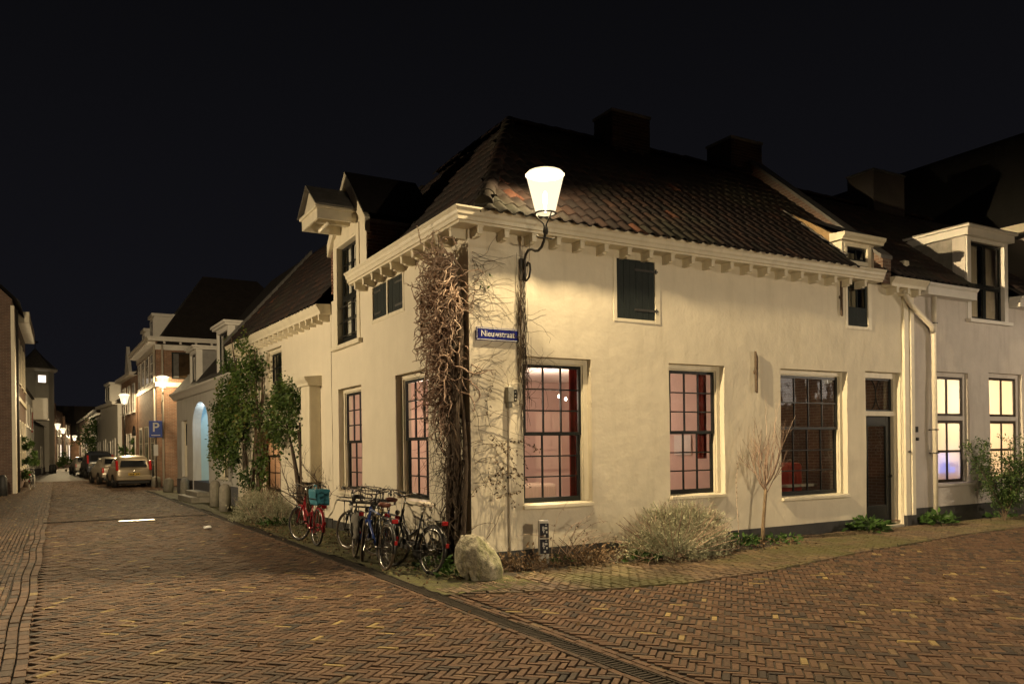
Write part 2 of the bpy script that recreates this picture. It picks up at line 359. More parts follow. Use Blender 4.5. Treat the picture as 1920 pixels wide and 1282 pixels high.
def herring(x0, x1, y0, y1, wd, inside, mirror=False, rot=-math.pi/4):
    c, s_ = math.cos(rot), math.sin(rot); rad = 0.5*math.hypot(x1-x0, y1-y0) + 1; mx, my = (x0+x1)/2, (y0+y1)/2
    k = int(rad/wd) + 2; I, J = np.meshgrid(np.arange(-k, k), np.arange(-k, k), indexing='ij'); n = 3
    res = []
    for typ in (0, 1):
        d = (I - J) % (2*n)
        sel = (d == 0) if typ == 0 else (d == 2*n-1)
        i, j = I[sel].astype(float), J[sel].astype(float)
        if typ == 0: u, v, a = (i + n/2)*wd, (j + 0.5)*wd, 0.0
        else: u, v, a = (i + 0.5)*wd, (j + n/2)*wd, math.pi/2
        if mirror: u = -u; a = -a
        X = mx + u*c - v*s_; Y = my + u*s_ + v*c
        ok = (X > x0) & (X < x1) & (Y > y0) & (Y < y1); X, Y = X[ok], Y[ok]; ok = inside(X, Y) & in_view(X, Y); X, Y = X[ok], Y[ok]
        res.append((X, Y, np.full(len(X), a + rot)))
    return [np.concatenate([r[k] for r in res]) for k in range(3)]

GUT = -1.42                                            # centre line of the drain, parallel to the left facade
def gutx(y): return GUT - 0.012*np.maximum(0, y)*1.2
SWX = np.array([-1.2, -0.44, 0.6, 1.78, 3.2, 5.94, 9.63, 14, 30]); SWY = np.array([-1.75, -2.11, -2.5, -2.70, -2.62, -2.05, -1.55, -1.3, -1.2])
def swy(x): return np.interp(x, SWX, SWY)
WD = 0.067
road = placed(tag(link('road', np_mesh('road', [(-7.6, -12, -0.02), (-1.3, -12, -0.02), (-1.3, 46.3, -0.02), (-7.6, 46.3, -0.02)], [(0, 1, 2, 3)], m_soil)), kind='structure'))
road_far = placed(tag(link('road', np_mesh('road', [(-7.6, 45.9, -0.008), (-0.9, 45.9, -0.008), (-0.9, 140, -0.008), (-7.6, 140, -0.008)], [(0, 1, 2, 3)], None)), kind='structure'))
# beyond the built bricks the carriageway material carries the pattern
mr, tr_, out_ = nodes('far_paving'); L_ = tr_.links.new
b_ = N(tr_, 'BsdfPrincipled', Roughness=0.75); b_.inputs['Specular IOR Level'].default_value = 0.2; tcn = N(tr_, 'TexCoord'); mpn = N(tr_, 'Mapping'); mpn.inputs['Rotation'].default_value = (0, 0, R(45)); L_(tcn.outputs['Object'], mpn.inputs[0])
bt = N(tr_, 'TexBrick', Scale=1.0); bt.inputs['Brick Width'].default_value = 0.2; bt.inputs['Row Height'].default_value = 0.067; bt.inputs['Mortar Size'].default_value = 0.006
for k_, c_ in (('Color1', (0.06, 0.040, 0.030)), ('Color2', (0.10, 0.066, 0.044)), ('Mortar', (0.025, 0.020, 0.015))): bt.inputs[k_].default_value = (*c_, 1)
L_(mpn.outputs[0], bt.inputs['Vector']); L_(bt.outputs['Color'], b_.inputs['Base Color'])
nn_ = N(tr_, 'TexNoise', Scale=3.0, Detail=8.0, Roughness=0.7); L_(tcn.outputs['Object'], nn_.inputs['Vector'])
bp_ = N(tr_, 'Bump', Strength=0.8, Distance=0.03); L_(nn_.outputs['Fac'], bp_.inputs['Height']); L_(bp_.outputs[0], b_.inputs['Normal']); L_(b_.outputs[0], out_.inputs[0])
road_far.data.materials.append(mr)

X, Y, A = herring(-5.52, -1.0, -8.2, 46, WD, lambda x, y: (x < np.where(y > 27, -0.9, gutx(y) - 0.13)))
brick_batch(X, Y, A, 1.5*WD-0.003, 0.5*WD-0.003, 'brick_paving', road, m_paver)
# three lengthwise courses and the pavement strip beside them
for k in range(3):
    yy = np.arange(-8.2, 46, 0.205); xx = np.full(len(yy), -5.575 - 0.1*k) + 0.015*np.sin(yy*1.7); yy = yy + 0.07*k
    ok = in_view(xx, yy); brick_batch(xx[ok], yy[ok], math.pi/2, 0.1, 0.047, 'border_course', road, m_paver, singles=30, ztop=0.006)
pave_l = placed(tag(link('pavement', np_mesh('pavement', [(-9.5, -12, -0.012), (-5.83, -12, -0.012), (-5.83, 60, -0.012), (-9.5, 60, -0.012)], [(0, 1, 2, 3)], m_soil)), kind='structure'))
rows = []
for k in range(40):
    xk = -5.87 - 0.067*k; yy = np.arange(-8.2, 46, 0.205) + 0.1*(k % 2); rows.append((np.full(len(yy), xk), yy))
xx = np.concatenate([r[0] for r in rows]); yy = np.concatenate([r[1] for r in rows]); ok = in_view(xx, yy)
brick_batch(xx[ok], yy[ok], math.pi/2, 0.099, 0.030, 'brick_paving', pave_l, m_paver, singles=200, ztop=0.004)

side = placed(tag(link('side_street', np_mesh('side_street', [(GUT, -12, -0.016), (30, -12, -0.016), (30, -1.0, -0.016), (GUT, -1.0, -0.016)], [(0, 1, 2, 3)], m_soil)), kind='structure'))
X, Y, A = herring(-1.4, 17, -8.6, -1.0, WD, lambda x, y: (x > GUT + 0.24) & (y < swy(x) - 0.12), mirror=True)
brick_batch(X, Y, A, 1.5*WD-0.003, 0.5*WD-0.003, 'brick_paving', side, m_paver)
# edging courses: two rows along the drain, one along the pavement edge
for k in range(2):
    yy = np.arange(-8.2, -1.9, 0.204) + 0.1*k; xx = np.full(len(yy), GUT + 0.125 + 0.07*k); ok = in_view(xx, yy)
    brick_batch(xx[ok], yy[ok], math.pi/2, 0.1, 0.032, 'edging_course', side, m_paver, singles=60, ztop=0.01)
    yy = np.arange(-8.2, 30, 0.204) + 0.1*k; xx = gutx(yy) - 0.125 - 0.0*k; ok = in_view(xx, yy)
    if k == 0: brick_batch(xx[ok], yy[ok], math.pi/2, 0.1, 0.032, 'edging_course', road, m_paver, singles=60, ztop=0.006)
xs = [-0.9]
while xs[-1] < 16: xs.append(xs[-1] + 0.2)
xs = np.array(xs); ys = swy(xs) - 0.07; an = np.arctan2(np.gradient(ys), np.gradient(xs)); ok = in_view(xs, ys)
walk = placed(tag(link('pavement', np_mesh('pavement', [(-1.25, -1.6, -0.008)] + [(float(a), float(b), -0.008) for a, b in zip(SWX[1:], SWY[1:])] + [(30, 0.1, -0.008), (-1.25, 0.1, -0.008)], [tuple(range(len(SWX)+2))], m_soil)), kind='structure'))
brick_batch(xs[ok], ys[ok], an[ok], 0.098, 0.031, 'edging_course', walk, m_paver_m, singles=60, ztop=0.012)
rows = []
for k in range(14):
    xx = np.arange(-1.2, 17, 0.067); off = -0.1*(np.arange(len(xx)) % 2); yy = swy(xx) + 0.12 + 0.203*k + off*1.0; rows.append((xx, yy))
xx = np.concatenate([r[0] for r in rows]); yy = np.concatenate([r[1] for r in rows])
lim = np.interp(xx, [-1.3, -1.0, 0.0, 0.3, 5.2, 5.9, 6.4, 30], [-1.4, -1.3, -1.25, -0.95, -0.85, -0.5, -0.12, -0.12]); ok = in_view(xx, yy) & (yy < lim)
brick_batch(xx[ok], yy[ok], math.pi/2, 0.098, 0.030, 'brick_paving', walk, m_paver_m, ztop=0.01, rough=1.3)

# verge and planting beds
def lumpy(name, poly_fn, x0, x1, y0, y1, step, mat, base, amp, hf=3.0):
    xs = np.arange(x0, x1 + 1e-6, step); ys = np.arange(y0, y1 + 1e-6, step); V = []; idx = {}
    for i, x in enumerate(xs):
        for j, y in enumerate(ys):
            idx[i, j] = len(V); V.append((x, y, base + amp*noise.noise((x*hf, y*hf, 1.7)) + 0.5*amp*noise.noise((x*9, y*9, 4.0))))
    F = [(idx[i, j], idx[i+1, j], idx[i+1, j+1], idx[i, j+1]) for i in range(len(xs)-1) for j in range(len(ys)-1) if poly_fn(0.5*(xs[i]+xs[i+1]), 0.5*(ys[j]+ys[j+1]))]
    me = bpy.data.meshes.new(name); me.from_pydata(V, [], F); me.materials.append(mat); me.polygons.foreach_set('use_smooth', [True]*len(F)); return me
m_moss = M('mossy_earth', (0.060, 0.046, 0.026), 0.95, 0.45, 7, 1.0, 60, col2=(0.075, 0.075, 0.022), big=0.6)
verge = placed(tag(link('verge', lumpy('verge', lambda x, y: x > gutx(y) + 0.09 and not (x > 0 and y < -1.0), -1.95, 0.25, -1.9, 28, 0.09, m_moss, 0.012, 0.022)), kind='structure'))
bed = placed(tag(link('planting_bed', lumpy('planting_bed', lambda x, y: y > np.interp(x, [0, 0.3, 5.2, 5.9, 6.4], [-1.3, -1.0, -0.9, -0.6, -0.1]), -0.2, 6.3, -1.4, 0.2, 0.08, m_soil, 0.005, 0.045)), kind='structure'))

# drain channel: cast units with ribs, each unit a piece of its own
m_cast = M('cast_drain', (0.040, 0.034, 0.028), 0.9, 0.3, 14, 0.4, 50, spec=0.1)
drain = thing('drain_channel', 'cast iron slot drain running between the two brick roads', 'drain', GUT, -8.3)
u = MB(); u.box(-0.085, -0.07, 0, 0.495, -0.02, 0.010); u.box(0.07, 0.085, 0, 0.495, -0.02, 0.010); u.box(-0.07, 0.07, 0, 0.495, -0.035, -0.028)
for k in range(9): u.box(-0.07, 0.07, 0.015 + 0.0545*k, 0.043 + 0.0545*k, -0.028, 0.004)
ume = u.mesh('grate', m_cast)
for k in range(75):
    y = -8.3 + 0.5*k
    if in_view(np.array([GUT]), np.array([y]), 0.6)[0]: link('grate', ume, drain, (float(gutx(y)) - GUT, 0.5*k, 0), (0, 0, 0.0145 if y > 0 else 0))
# drain and covers across the street
d2 = thing('cross_drain', 'ribbed drain laid straight across the left street', 'drain', -5.6, 12.6)
for k in range(8): link('grate', ume, d2, (0.5*k, 0.0, 0.006), (0, 0, -math.pi/2))
mc = thing('inspection_cover', 'pale rectangular inspection cover set in the left street paving', 'cover', -3.55, 11.85)
b = MB(); b.box(-0.45, 0.45, -0.24, 0.24, -0.02, 0.012); b.build('rim', m_cast, mc)
b = MB(); b.box(-0.41, 0.41, -0.20, 0.20, -0.02, 0.018); b.build('lid', M('worn_steel', (0.45, 0.42, 0.36), 0.4, 0.15, 8, 0.2, 60), mc, bevel=0.004)

# ================================================================== building kit
def wall(name, tf, rects, openings, mat, parent, step=0.25, thick=0.3, disp=0.008, skip_outer=True):
    ts = set(); hs = set()
    for (a, b, c, d) in rects + openings: ts |= {round(a, 4), round(b, 4)}; hs |= {round(c, 4), round(d, 4)}
    def fill(s):
        s = sorted(s); out = []
        for p, q in zip(s, s[1:]):
            k = max(1, int(math.ceil((q-p)/step)))
            out += [p + (q-p)*i/k for i in range(k)]
        return out + [s[-1]]
    ts, hs = fill(ts), fill(hs)
    inside = lambda t, h: any(a < t < b and c < h < d for a, b, c, d in rects) and not any(a < t < b and c < h < d for a, b, c, d in openings)
    cell = {}
    for i in range(len(ts)-1):
        for j in range(len(hs)-1):
            cell[i, j] = inside((ts[i]+ts[i+1])/2, (hs[j]+hs[j+1])/2)
    mb = MB(tf); vid = {}
    off = random.random()*50
    def vert(i, j, back=False):
        k = (i, j, back)
        if k not in vid:
            n = -thick if back else disp*(noise.noise((ts[i]*0.8+off, hs[j]*0.8, 0)) + 0.5*noise.noise((ts[i]*2.3, hs[j]*2.3, off)))
            vid[k] = len(mb.v); mb.v.append(tf((ts[i], n, hs[j])))
        return vid[k]
    for (i, j), ok in cell.items():
        if not ok: continue
        mb.f.append((vert(i, j), vert(i+1, j), vert(i+1, j+1), vert(i, j+1)))
        for (di, dj, e) in ((-1, 0, ((i, j), (i, j+1))), (1, 0, ((i+1, j), (i+1, j+1))), (0, -1, ((i, j), (i+1, j))), (0, 1, ((i, j+1), (i+1, j+1)))):
            if not cell.get((i+di, j+dj), False): mb.f.append((vert(*e[0]), vert(*e[1]), vert(*e[1], True), vert(*e[0], True)))
    return mb.build(name, mat, parent, smooth='auto', recalc=True)

pane_cache = {}
def pane(tf, parent, t0, t1, h0, h1, n, mat, wob=0.006):
    b = MB(tf); d = [n + random.uniform(-wob, wob)*0.5 for _ in range(3)]
    b.quad((t0, d[0], h0), (t1, d[1], h0), (t1, d[1] + d[2] - d[0], h1), (t0, d[2], h1)); v_ = [Vector(q) for q in b.v]; out_n = Vector(tf((0, 1, 0))) - Vector(tf((0, 0, 0)))
    if (v_[1]-v_[0]).cross(v_[2]-v_[0]).dot(out_n) < 0: b.f = [f[::-1] for f in b.f]
    return b.build('pane', mat, parent, recalc=False)
def sash(tf, parent, t0, t1, h0, h1, n, cols, rows, mat, gmat, fr=0.05, bar=0.022, thick=0.04, gm=None, low=0.0):
    """a glazed sash: frame and bars in one mesh, every pane its own"""
    b = MB(tf); b.box(t0, t0+fr, n-thick, n, h0, h1); b.box(t1-fr, t1, n-thick, n, h0, h1)
    b.box(t0+fr, t1-fr, n-thick, n-0.002, h0, h0+fr+low); b.box(t0+fr, t1-fr, n-thick, n-0.002, h1-fr, h1)
    a0, a1, c0, c1 = t0+fr, t1-fr, h0+fr+low, h1-fr
    for i in range(1, cols):
        x = a0 + (a1-a0)*i/cols; b.box(x-bar/2, x+bar/2, n-thick+0.004, n-0.004, c0, c1)
    for j in range(1, rows):
        z = c0 + (c1-c0)*j/rows; b.box(a0, a1, n-thick+0.006, n-0.006, z-bar/2, z+bar/2)
    s = b.build('sash', mat, parent)
    for i in range(cols):
        for j in range(rows):
            mm = gm(i, j) if gm else gmat
            pane(tf, parent, a0+(a1-a0)*i/cols, a0+(a1-a0)*(i+1)/cols, c0+(c1-c0)*j/rows, c0+(c1-c0)*(j+1)/rows, n-thick*0.55, mm)
    return s
def window(tf, parent, o, rec=0.11, fw=0.085, cols=3, rows=(3, 3), trim=None, dark=None, gmat=None, sill=True, split=0.5, name='window', gm=None, sh=0.075, sp=0.05, low=0.03):
    t0, t1, h0, h1 = o; trim = trim or m_trim; dark = dark or m_black; gmat = gmat or m_glass
    b = MB(tf); n1 = -rec; n0 = -rec-0.10; s0 = h0 + (sh if sill else 0)
    b.box(t0, t0+fw, n0, n1, s0, h1); b.box(t1-fw, t1, n0, n1, s0, h1); b.box(t0+fw, t1-fw, n0, n1-0.002, h1-fw, h1)
    b.box(t0+fw, t0+fw+0.02, n0, n1-0.03, s0, h1-fw); b.box(t1-fw-0.02, t1-fw, n0, n1-0.03, s0, h1-fw); b.box(t0+fw+0.02, t1-fw-0.02, n0, n1-0.032, h1-fw-0.02, h1-fw)
    w_ = b.build(name, trim, parent, bevel=0.004)
    a0, a1, c0, c1 = t0+fw+0.02, t1-fw-0.02, s0, h1-fw-0.02
    if rows[1]:
        mid = c0 + (c1-c0)*split
        sash(tf, w_, a0, a1, mid-0.022, c1, n1-0.035, cols, rows[0], dark, gmat, gm=(lambda i, j: gm(i, j+rows[1])) if gm else None)
        sash(tf, w_, a0, a1, c0, mid+0.022, n1-0.078, cols, rows[1], dark, gmat, gm=gm, low=low)
    else: sash(tf, w_, a0, a1, c0, c1, n1-0.04, cols, rows[0], dark, gmat, gm=gm)
    if sill:
        b = MB(tf); b.prism([(n0, h0), (sp, h0), (sp, h0+sh*0.75), (n0, h0+sh)], t0-0.0, t1+0.0, lambda n, h, t: (t, n, h)); b.build('sill', trim, w_, bevel=0.006)
    return w_
def boxpart(name, mat, parent, *a, tf=ident, bevel=0.0):
    b = MB(tf)
    for q in a: b.box(*q)
    return b.build(name, mat, parent, bevel=bevel)

def tile_mesh(k, wd=0.235, ln=0.36):
    xs = np.linspace(-0.01, wd+0.012, 8); zs = 0.026*np.sin((xs/wd)*2*math.pi - 0.9) + 0.012
    V = []; 
    for (v, dz) in ((-0.02, 0.034), (ln, 0.006)):
        for x, z in zip(xs, zs): V.append((x, v, z + dz))
    for x, z in zip(xs, zs): V.append((x, -0.02, z + 0.012))
    F = [(i, i+1, 9+i, 8+i) for i in range(7)] + [(16+i, 17+i, i+1, i) for i in range(7)]
    return np.array(V), np.array(F)
def tiles(parent, name, org, eu, ev, nu, nv, keep, mat, singles, du=0.225, dv=0.31):
    """pantiles on a slope: org corner, eu along eave, ev up slope"""
    org, eu, ev = Vector(org), Vector(eu).normalized(), Vector(ev).normalized(); en = eu.cross(ev)
    if en.z < 0: en = -en
    V, F = tile_mesh(0); var = [np_mesh('tile', V, F, mat, np.full(len(V), k/9)) for k in range(10)]
    for me in var: me.polygons.foreach_set('use_smooth', [True]*7 + [False]*7)
    P = []
    for i in range(nu):
        for j in range(nv):
            if keep((i+0.5)*du, (j+0.5)*dv): P.append((i, j))
    P.sort(key=lambda q: q[1]*0.6 + q[0]*0.35)
    flip = eu.cross(ev).z < 0
    BV, BF, BR = [], [], []
    for c, (i, j) in enumerate(P):
        p = org + eu*(i*du + random.gauss(0, 0.004)) + ev*(j*dv + random.gauss(0, 0.008)); r = min(8, int(random.betavariate(2, 2.2)*9.5))
        if random.random() < 0.004: r = 9
        jit = random.gauss(0, 0.012); e1 = (eu + ev*jit).normalized(); e2 = (ev - eu*jit).normalized()
        if c < singles:
            m = Matrix(((e1.x, e2.x, en.x, p.x), (e1.y, e2.y, en.y, p.y), (e1.z, e2.z, en.z, p.z), (0, 0, 0, 1)))
            o = link('tile', var[r], parent); o.matrix_local = m
        else:
            A = np.array([e1, e2, en]); BF.append(F + len(BV)*len(V)); BV.append(V @ A + np.array(p)); BR.append(np.full(len(V), r/9))
    if BV:
        me = np_mesh(name, np.vstack(BV), np.vstack(BF), mat, np.concatenate(BR)); me.polygons.foreach_set('use_smooth', [True]*len(me.polygons))
        o = link(name, me, parent); o['kind'] = 'stuff'

def ridge_tiles(parent, p0, p1, mat, r=0.11, name='ridge_tile', singles=True):
    p0, p1 = Vector(p0), Vector(p1); d = p1-p0; n = max(1, int(d.length/0.34)); e = d.normalized()
    a = e.cross(Vector((0, 0, 1))).normalized(); up = a.cross(e)
    V = []; F = []
    for k, (s, rr) in enumerate(((0, r*1.12), (0.40, r*0.92))):
        for q in range(7):
            th = math.pi*q/6; V.append((rr*math.cos(th), s, rr*math.sin(th)*0.85 - 0.02))
    F = [(q, q+1, 8+q, 7+q) for q in range(6)] + [tuple(range(7))[::-1]]
    var = []
    for k in range(4):
        me = bpy.data.meshes.new('ridge_tile'); me.from_pydata(V, [], F); me.materials.append(mat)
        at = me.attributes.new('rnd', 'FLOAT', 'POINT'); at.data.foreach_set('value', [0.25+0.22*k]*len(V)); me.polygons.foreach_set('use_smooth', [True]*6+[False]); var.append(me)
    for i in range(n):
        p = p0 + e*(i*d.length/n) + up*random.uniform(0, 0.02)
        m = Matrix(((a.x, e.x, up.x, p.x), (a.y, e.y, up.y, p.y), (a.z, e.z, up.z, p.z), (0, 0, 0, 1)))
        o = link(name, random.choice(var), parent); o.matrix_local = m

brick_var = None
def bricks(parent, fn, t0, t1, h0, h1, keep=lambda t, h: True, mat=None, bl=0.21, bh=0.055, jt=0.012, out=0.006):
    """laid bricks, each an object; fn maps (along, outward, up) to the parent's space"""
    mat = mat or m_brick_o
    cache = {}
    j = 0; z = h0
    while z + bh <= h1 + 0.02:
        x = t0 - (bl/2 if j % 2 else 0)
        while x < t1:
            a, b_ = max(x, t0), min(x + bl - jt, t1)
            if b_ - a > 0.03 and keep((a+b_)/2, z + bh/2):
                key = (round(b_-a, 2), random.randrange(5))
                if key not in cache:
                    L = b_-a; q = MB(fn); q.box(0, L, -0.02, out + 0.002*key[1], 0, bh - jt*0.2)
                    q.v = [tuple(np.array(v) - np.array(fn((0, 0, 0)))) for v in q.v]
                    me = q.mesh('brick', mat); at = me.attributes.new('rnd', 'FLOAT', 'POINT'); at.data.foreach_set('value', [0.1 + 0.2*key[1]]*len(q.v)); cache[key] = me
                link('brick', cache[key], parent, fn((a, 0, z)))
            x += bl
        z += bh + jt; j += 1

def simple_roof(name, parent, x0, x1, y0, y1, ze, zr, axis, mat, over=0.25, hip=0.0):
    b = MB(); t = 0.12
    if axis == 'y':
        xm = (x0+x1)/2; a, c = y0 - (over if not hip else 0), y1 + (over if not hip else 0); s = (zr-ze)/(xm-x0)
        e0 = (x0-over, ze - over*s); e1 = (x1+over, ze - over*s)
        P = [(e0[0], a, e0[1]), (e1[0], a, e1[1]), (xm, a+hip, zr), (e0[0], c, e0[1]), (e1[0], c, e1[1]), (xm, c-hip, zr)]
    else:
        ym = (y0+y1)/2; a, c = x0 - (over if not hip else 0), x1 + (over if not hip else 0); s = (zr-ze)/(ym-y0)
        e0 = (y0-over, ze - over*s); e1 = (y1+over, ze - over*s)
        P = [(a, e0[0], e0[1]), (a, e1[0], e1[1]), (a+hip, ym, zr), (c, e0[0], e0[1]), (c, e1[0], e1[1]), (c-hip, ym, zr)]
    b.add(P, [(0, 1, 2), (3, 5, 4), (0, 2, 5, 3), (1, 4, 5, 2), (0, 3, 4, 1)]); return b.build(name, mat, parent)

# ================================================================== corner house
H = thing('corner_house', 'cream plastered corner house with bracketed cornice and red pantile roof', 'house', 0, 0)
OW1, OW2, OW3 = (0.88, 2.18, 0.80, 3.14), (3.80, 5.07, 0.82, 3.15), (6.50, 8.38, 0.68, 3.16)
ODR, OSH, ODM = (8.94, 10.12, 0.04, 3.20), (2.64, 3.62, 3.79, 4.88), (8.36, 9.16, 4.03, 5.72)
wr = wall('front_wall', tfR, [(0, 10.46, 0, 5.0), (8.28, 9.26, 5.0, 5.76)], [OW1, OW2, OW3, ODR, OSH, ODM], m_plaster, H, disp=0.016)
OA, OB, OLS, OLF = (1.52, 2.97, 0.80, 3.06), (4.82, 6.32, 0.80, 3.04), (2.50, 4.14, 4.14, 4.86), (4.92, 6.36, 3.96, 6.12)
wl = wall('side_wall', tfL, [(0, 6.78, 0, 5.0), (4.42, 6.58, 5.0, 6.26)], [OA, OB, OLS, OLF], m_plaster_l, H, disp=0.008)
boxpart('back_wall', m_brick_dark, H, (10.2, 10.44, 0.32, 6.6, 0, 5.2), (0.35, 10.2, 6.42, 6.76, 0, 5.2))
# tarred plinth, rising with the pavement towards the door
b = MB(tfR)
for (a, c) in ((0.0, 8.93),): b.prism([(a, -0.06), (c, -0.06), (c, 0.225), (a, 0.185)], -0.01, 0.022, lambda t, h, n: (t, n, h))
b.build('plinth', m_plinth, H)
b = MB(tfL); b.prism([(0.0, -0.06), (6.78, -0.06), (6.78, 0.20), (0.0, 0.185)], -0.01, 0.02, lambda t, h, n: (t, n, h)); b.build('plinth', m_plinth, H)

window(tfR, H, OW1, cols=3, rows=(3, 3)); window(tfR, H, OW2, cols=3, rows=(3, 3)); window(tfR, H, OW3, cols=4, rows=(2, 3), split=0.56, gmat=m_glass_dark)
window(tfL, H, OA, cols=3, rows=(3, 3)); window(tfL, H, OB, cols=3, rows=(3, 3))

# boarded shutter on the front
def shutter_leaf(tf, parent, t0, t1, h0, h1, n, boards, hinge_right=True):
    w_ = (t1-t0)/boards; s = None
    for k in range(boards):
        b = MB(tf); b.box(t0 + w_*k + 0.002, t0 + w_*(k+1) - 0.002, n-0.03, n + (0.002 if k % 2 else 0.0), h0, h1); o = b.build('plank', m_shut, parent, bevel=0.003)
    for h in (h0 + (h1-h0)*0.16, h0 + (h1-h0)*0.84):
        b = MB(tf); L = (t1-t0)*0.55
        a0, a1 = (t1-L, t1+0.03) if hinge_right else (t0-0.03, t0+L)
        b.box(a0, a1, n+0.002, n+0.012, h-0.018, h+0.018); q = a1 if hinge_right else a0
        b.lathe([(0.014, h-0.04), (0.014, h+0.04)], 8, (q, n+0.01, 0)); b.box(q-0.01 if not hinge_right else q, q+0.04 if hinge_right else q+0.01, n-0.02, n+0.016, h-0.012, h+0.012); b.build('hinge', m_iron, parent)
t0, t1, h0, h1 = OSH; b = MB(tfR)
b.box(t0, t0+0.07, -0.12, 0.012, h0, h1); b.box(t1-0.11, t1, -0.12, 0.012, h0, h1); b.box(t0+0.07, t1-0.11, -0.12, 0.010, h0, h0+0.055); b.box(t0+0.07, t1-0.11, -0.12, 0.010, h1-0.05, h1)
sf = b.build('shutter_frame', m_trim, H, bevel=0.004); shutter_leaf(tfR, sf, t0+0.08, t1-0.12, h0+0.06, h1-0.055, 0.002, 6)
t0, t1, h0, h1 = OLS; b = MB(tfL)
b.box(t0, t0+0.06, -0.12, 0.012, h0, h1); b.box(t1-0.06, t1, -0.12, 0.012, h0, h1); b.box(t0+0.06, t1-0.06, -0.12, 0.010, h0, h0+0.07); b.box(t0+0.06, t1-0.06, -0.12, 0.010, h1-0.04, h1)
tm = (t0+t1)/2; b.box(tm-0.03, tm+0.03, -0.12, 0.010, h0+0.07, h1-0.04); sf = b.build('shutter_frame', m_trim, H, bevel=0.004)
shutter_leaf(tfL, sf, t0+0.07, tm-0.035, h0+0.075, h1-0.045, -0.015, 4, False); shutter_leaf(tfL, sf, tm+0.035, t1-0.07, h0+0.075, h1-0.045, -0.015, 4, True)

# front door with glazed panel and oval fanlight
t0, t1, h0, h1 = ODR; b = MB(tfR); fw = 0.12
b.box(t0, t0+fw, -0.24, -0.12, h0, h1); b.box(t1-fw, t1, -0.24, -0.12, h0, h1); b.box(t0+fw, t1-fw, -0.24, -0.122, h1-fw, h1); b.box(t0+fw, t1-fw, -0.24, -0.115, 2.30, 2.40)
b.box(t1-0.03, t1+0.0, -0.12, -0.02, h0, h1)
fr = b.build('door_frame', m_trim, H, bevel=0.006)
d0, d1 = t0+fw+0.004, t1-fw-0.004
b = MB(tfR); b.box(d0, d0+0.15, -0.235, -0.19, 0.05, 2.295); b.box(d1-0.15, d1, -0.235, -0.19, 0.05, 2.295); b.box(d0+0.15, d1-0.15, -0.235, -0.192, 0.05, 0.42); b.box(d0+0.15, d1-0.15, -0.235, -0.192, 2.12, 2.295)
for (p0, p1, q0, q1) in ((d0+0.15, d0+0.18, 0.42, 2.12), (d1-0.18, d1-0.15, 0.42, 2.12)): b.box(p0, p1, -0.225, -0.178, q0, q1)
b.box(d0+0.18, d1-0.18, -0.225, -0.178, 0.42, 0.45); b.box(d0+0.18, d1-0.18, -0.225, -0.178, 2.09, 2.12)
dr = b.build('door', m_black, H, bevel=0.006); pane(tfR, dr, d0+0.18, d1-0.18, 0.45, 2.09, -0.21, m_glass_dark)
b = MB(tfR); b.lathe([(0.012, -0.19), (0.012, -0.15), (0.028, -0.145), (0.028, -0.12), (0.0, -0.115)], 12, (0, 0, 0), 'y'); b.v = [(p[0] + d1 - 0.08, p[1], p[2] + 1.05) for p in b.v]; b.build('handle', m_iron, dr, True)
b = MB(tfR); x0, x1, z0, z1 = d0, d1, 2.40, h1-fw; xm, zm = (x0+x1)/2, (z0+z1)/2
b.box(x0, x0+0.035, -0.21, -0.17, z0, z1); b.box(x1-0.035, x1, -0.21, -0.17, z0, z1); b.box(x0+0.035, x1-0.035, -0.21, -0.172, z0, z0+0.035); b.box(x0+0.035, x1-0.035, -0.21, -0.172, z1-0.035, z1)
for sg in (-1, 1):
    cx_ = xm + sg*0.42; pts = [(cx_ - sg*0.42*math.cos(q), -0.19, zm + 0.42*math.sin(q)) for q in np.linspace(-0.95, 0.95, 15) if abs(0.42*math.sin(q)) < (z1-z0)/2]
    b.tube(pts, 0.011, 6)
fl = b.build('fanlight', m_black, H); pane(tfR, fl, x0+0.03, x1-0.03, z0+0.03, z1-0.03, -0.2, m_glass_dark)
boxpart('door_step', m_conc, H, (8.96, 10.10, -0.28, 0.04, -0.02, 0.035), tf=tfR, bevel=0.01)

# pilaster at the end of the front
b = MB(tfR); b.box(10.14, 10.30, -0.1, 0.055, 0.22, 4.95); b.box(10.33, 10.45, -0.1, 0.075, 0.22, 4.95); b.build('pilaster', m_trim, H, bevel=0.012)
boxpart('pilaster_base', m_plinth, H, (10.13, 10.46, -0.1, 0.085, -0.02, 0.22), tf=tfR, bevel=0.008)

# cornice: moulded gutter board mitred round the corner
prof = [(0.0, 4.97), (0.27, 4.97), (0.27, 5.005), (0.30, 5.01), (0.305, 5.06), (0.325, 5.085), (0.335, 5.13), (0.365, 5.165), (0.365, 5.19), (0.0, 5.19)]
sag = lambda t: -0.018*math.sin(min(1, max(0, t/9.0))*math.pi)
b = MB(tfR); ends = [lambda n, h: -n] + [lambda n, h, q=q: q for q in np.linspace(0.6, 9.16, 14)]
b.sweep(prof, lambda t, n, h: (t, n, h + sag(t)), ends); b.build('cornice', m_trim, H)
b = MB(tfL); b.sweep(prof, lambda t, n, h: (t, n, h), [lambda n, h: -n, 1.6, 3.2, 4.72]); b.build('cornice', m_trim, H)
br = [(0.0, 0), (0.24, 0), (0.24, -0.12), (0.185, -0.12), (0.175, -0.14), (0.0, -0.145)]
bk = {}
for tf, key in ((tfR, 'R'), (tfL, 'L')):
    b = MB(tf); b.prism(br, -0.038, 0.038, lambda n, h, t: (t, n, h)); b.box(-0.048, 0.048, 0, 0.252, -0.02, 0.0005); bk[key] = b.mesh('bracket', m_trim)
for k in range(20):
    t = 0.09 + 0.452*k
    if t < 9.0: link('bracket', bk['R'], H, (t + random.gauss(0, 0.008), 0, 4.968 + sag(t)))
